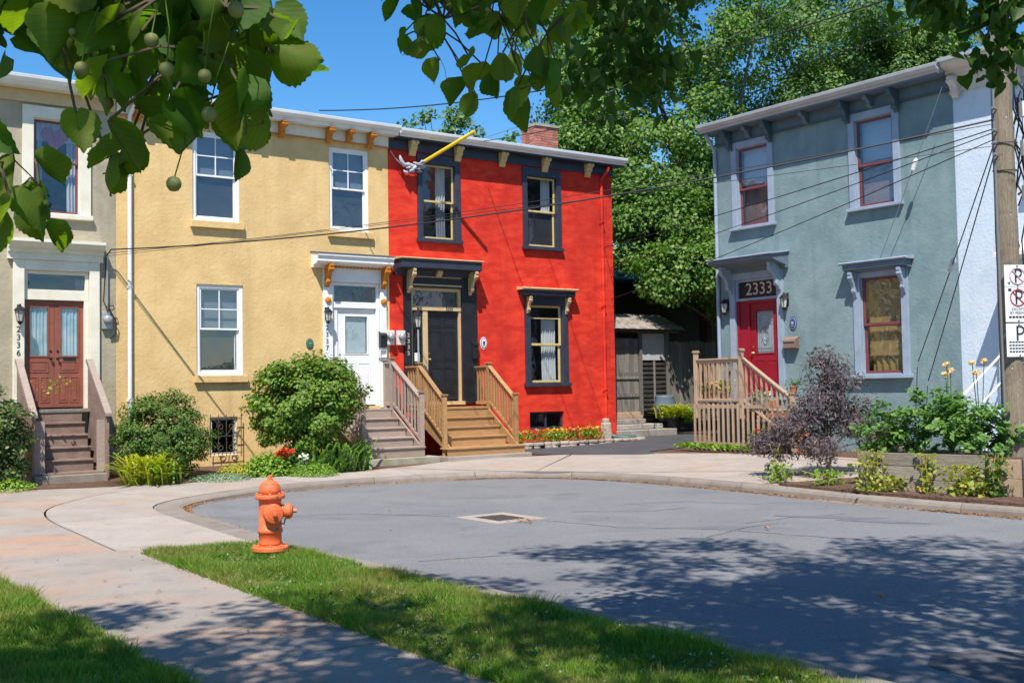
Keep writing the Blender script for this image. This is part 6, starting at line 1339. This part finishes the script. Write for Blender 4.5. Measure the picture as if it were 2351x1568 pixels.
blades('grass', 'short green grass of the lawn left of the footpath', [tuple(PLd(11.1)), tuple(PLd(4.4)), (-2.9, 4.4), (-5.2, 7.6), (-6.0, 10.5)], 130000, (.02, .09), 72)
rng = np.random.default_rng(73)
def scatter_poly(poly, n):
    out = []
    xs = [p[0] for p in poly]; ys_ = [p[1] for p in poly]
    while len(out) < n:
        x = rng.uniform(min(xs), max(xs)); y = rng.uniform(min(ys_), max(ys_))
        if inpoly(x, y, poly): out.append((x, y))
    return np.array(out)
q = scatter_poly(vpoly, 240); q = np.concatenate([q[i:i + 1] + rng.normal(size=(6, 2)) * .005 for i in range(len(q))]); q = np.stack([q[:, 0], q[:, 1], .145 + rng.random(len(q)) * .016], 1)
tag(leafcloud('clover_flowers', MT['petal_white'], None, q, (.005, .010), None, .8, rng=rng), 'tiny white clover flowers dotted over the verge', 'flower', kind='stuff')
q = scatter_poly(vpoly, 900); q = np.concatenate([q[i:i + 1] + rng.normal(size=(7, 2)) * .02 for i in range(len(q))]); q = np.stack([q[:, 0], q[:, 1], .12 + rng.random(len(q)) * .03], 1)
tag(leafcloud('clover_leaves', MT['leaf_dark'], None, q, (.016, .028), None, .95, rng=rng), 'clover leaves mixed into the verge grass', 'plant', kind='stuff')
# fallen leaves in the gutter, on the road, the path and the lawns
L1 = []
for i in range(0, len(K)):
    if K[i, 1] < 3 : continue
    k = 46 if iA - 8 < i < iR + 10 or i > iE - 10 else (22 if iTip - 14 < i < iTip + 6 else 6)
    for _ in range(k): o_ = abs(rng.normal()) * (.05 + .07 * max(0, noise.noise(Vector((i * .21, 2, 0))))); pnt = K[i] - KN[i] * (o_ + .01) + KT[i] * rng.uniform(-.12, .12); L1.append((pnt[0], pnt[1], .008 + rng.random() * .012))
for _ in range(110): L1.append((rng.uniform(-3, 6), rng.uniform(6.5, 19), .006))
for _ in range(60): y = rng.uniform(5, 11.5); a = PLd(y); b = PRd(y); f = rng.random(); L1.append((a[0] + (b[0] - a[0]) * f, y, .112))
for _ in range(70): a = scatter_poly(vpoly, 1)[0]; L1.append((a[0], a[1], .14))
for _ in range(80): L1.append((dc.x + dx.x * rng.uniform(.1, .6) + rng.normal() * .08 + .1, dc.y + dx.y * rng.uniform(.1, .6) + rng.normal() * .06 - .12, .02))
tag(leafcloud('leaf_litter', MT['litter'], None, np.array(L1), (.02, .05), None, .6, 0, 2.2, rng=rng), 'dry brown leaf litter along the gutter and scattered about', 'litter', kind='stuff')
for (x, y, z, mt, lb) in ((3.02, 13.1, .0, 'leaf_dark', 'dry brown fallen leaf on the sunny road'), (2.95, 8.85, .0, 'petal_dark', 'dry brown fallen leaf on the shaded road')):
    o = bpy.data.objects.new('fallen_leaf', LB); col.objects.link(o); o.location = (x, y, z + .022); o.rotation_euler = (1.5, .15, .6); o.scale = (.06,) * 3; tag(o, lb, 'leaf')

q = np.array([(HX + rng.uniform(.10, .24) * math.cos(a), HY + rng.uniform(.10, .24) * math.sin(a)) for a in rng.uniform(0, 6.283, 900)])
hh = rng.uniform(.06, .13, len(q)); ln_ = rng.normal(size=(len(q), 2)) * .35; V = np.stack([np.stack([q[:, 0] - .004, q[:, 1], np.full(len(q), .09)], 1), np.stack([q[:, 0] + .004, q[:, 1], np.full(len(q), .09)], 1), np.stack([q[:, 0] + ln_[:, 0] * hh, q[:, 1] + ln_[:, 1] * hh, .09 + hh], 1)], 1).reshape(-1, 3)
tag(fast('grass_tuft', V, np.arange(len(V)).reshape(-1, 3), MT['grass']), 'longer ragged grass around the foot of the hydrant', 'grass', kind='stuff')
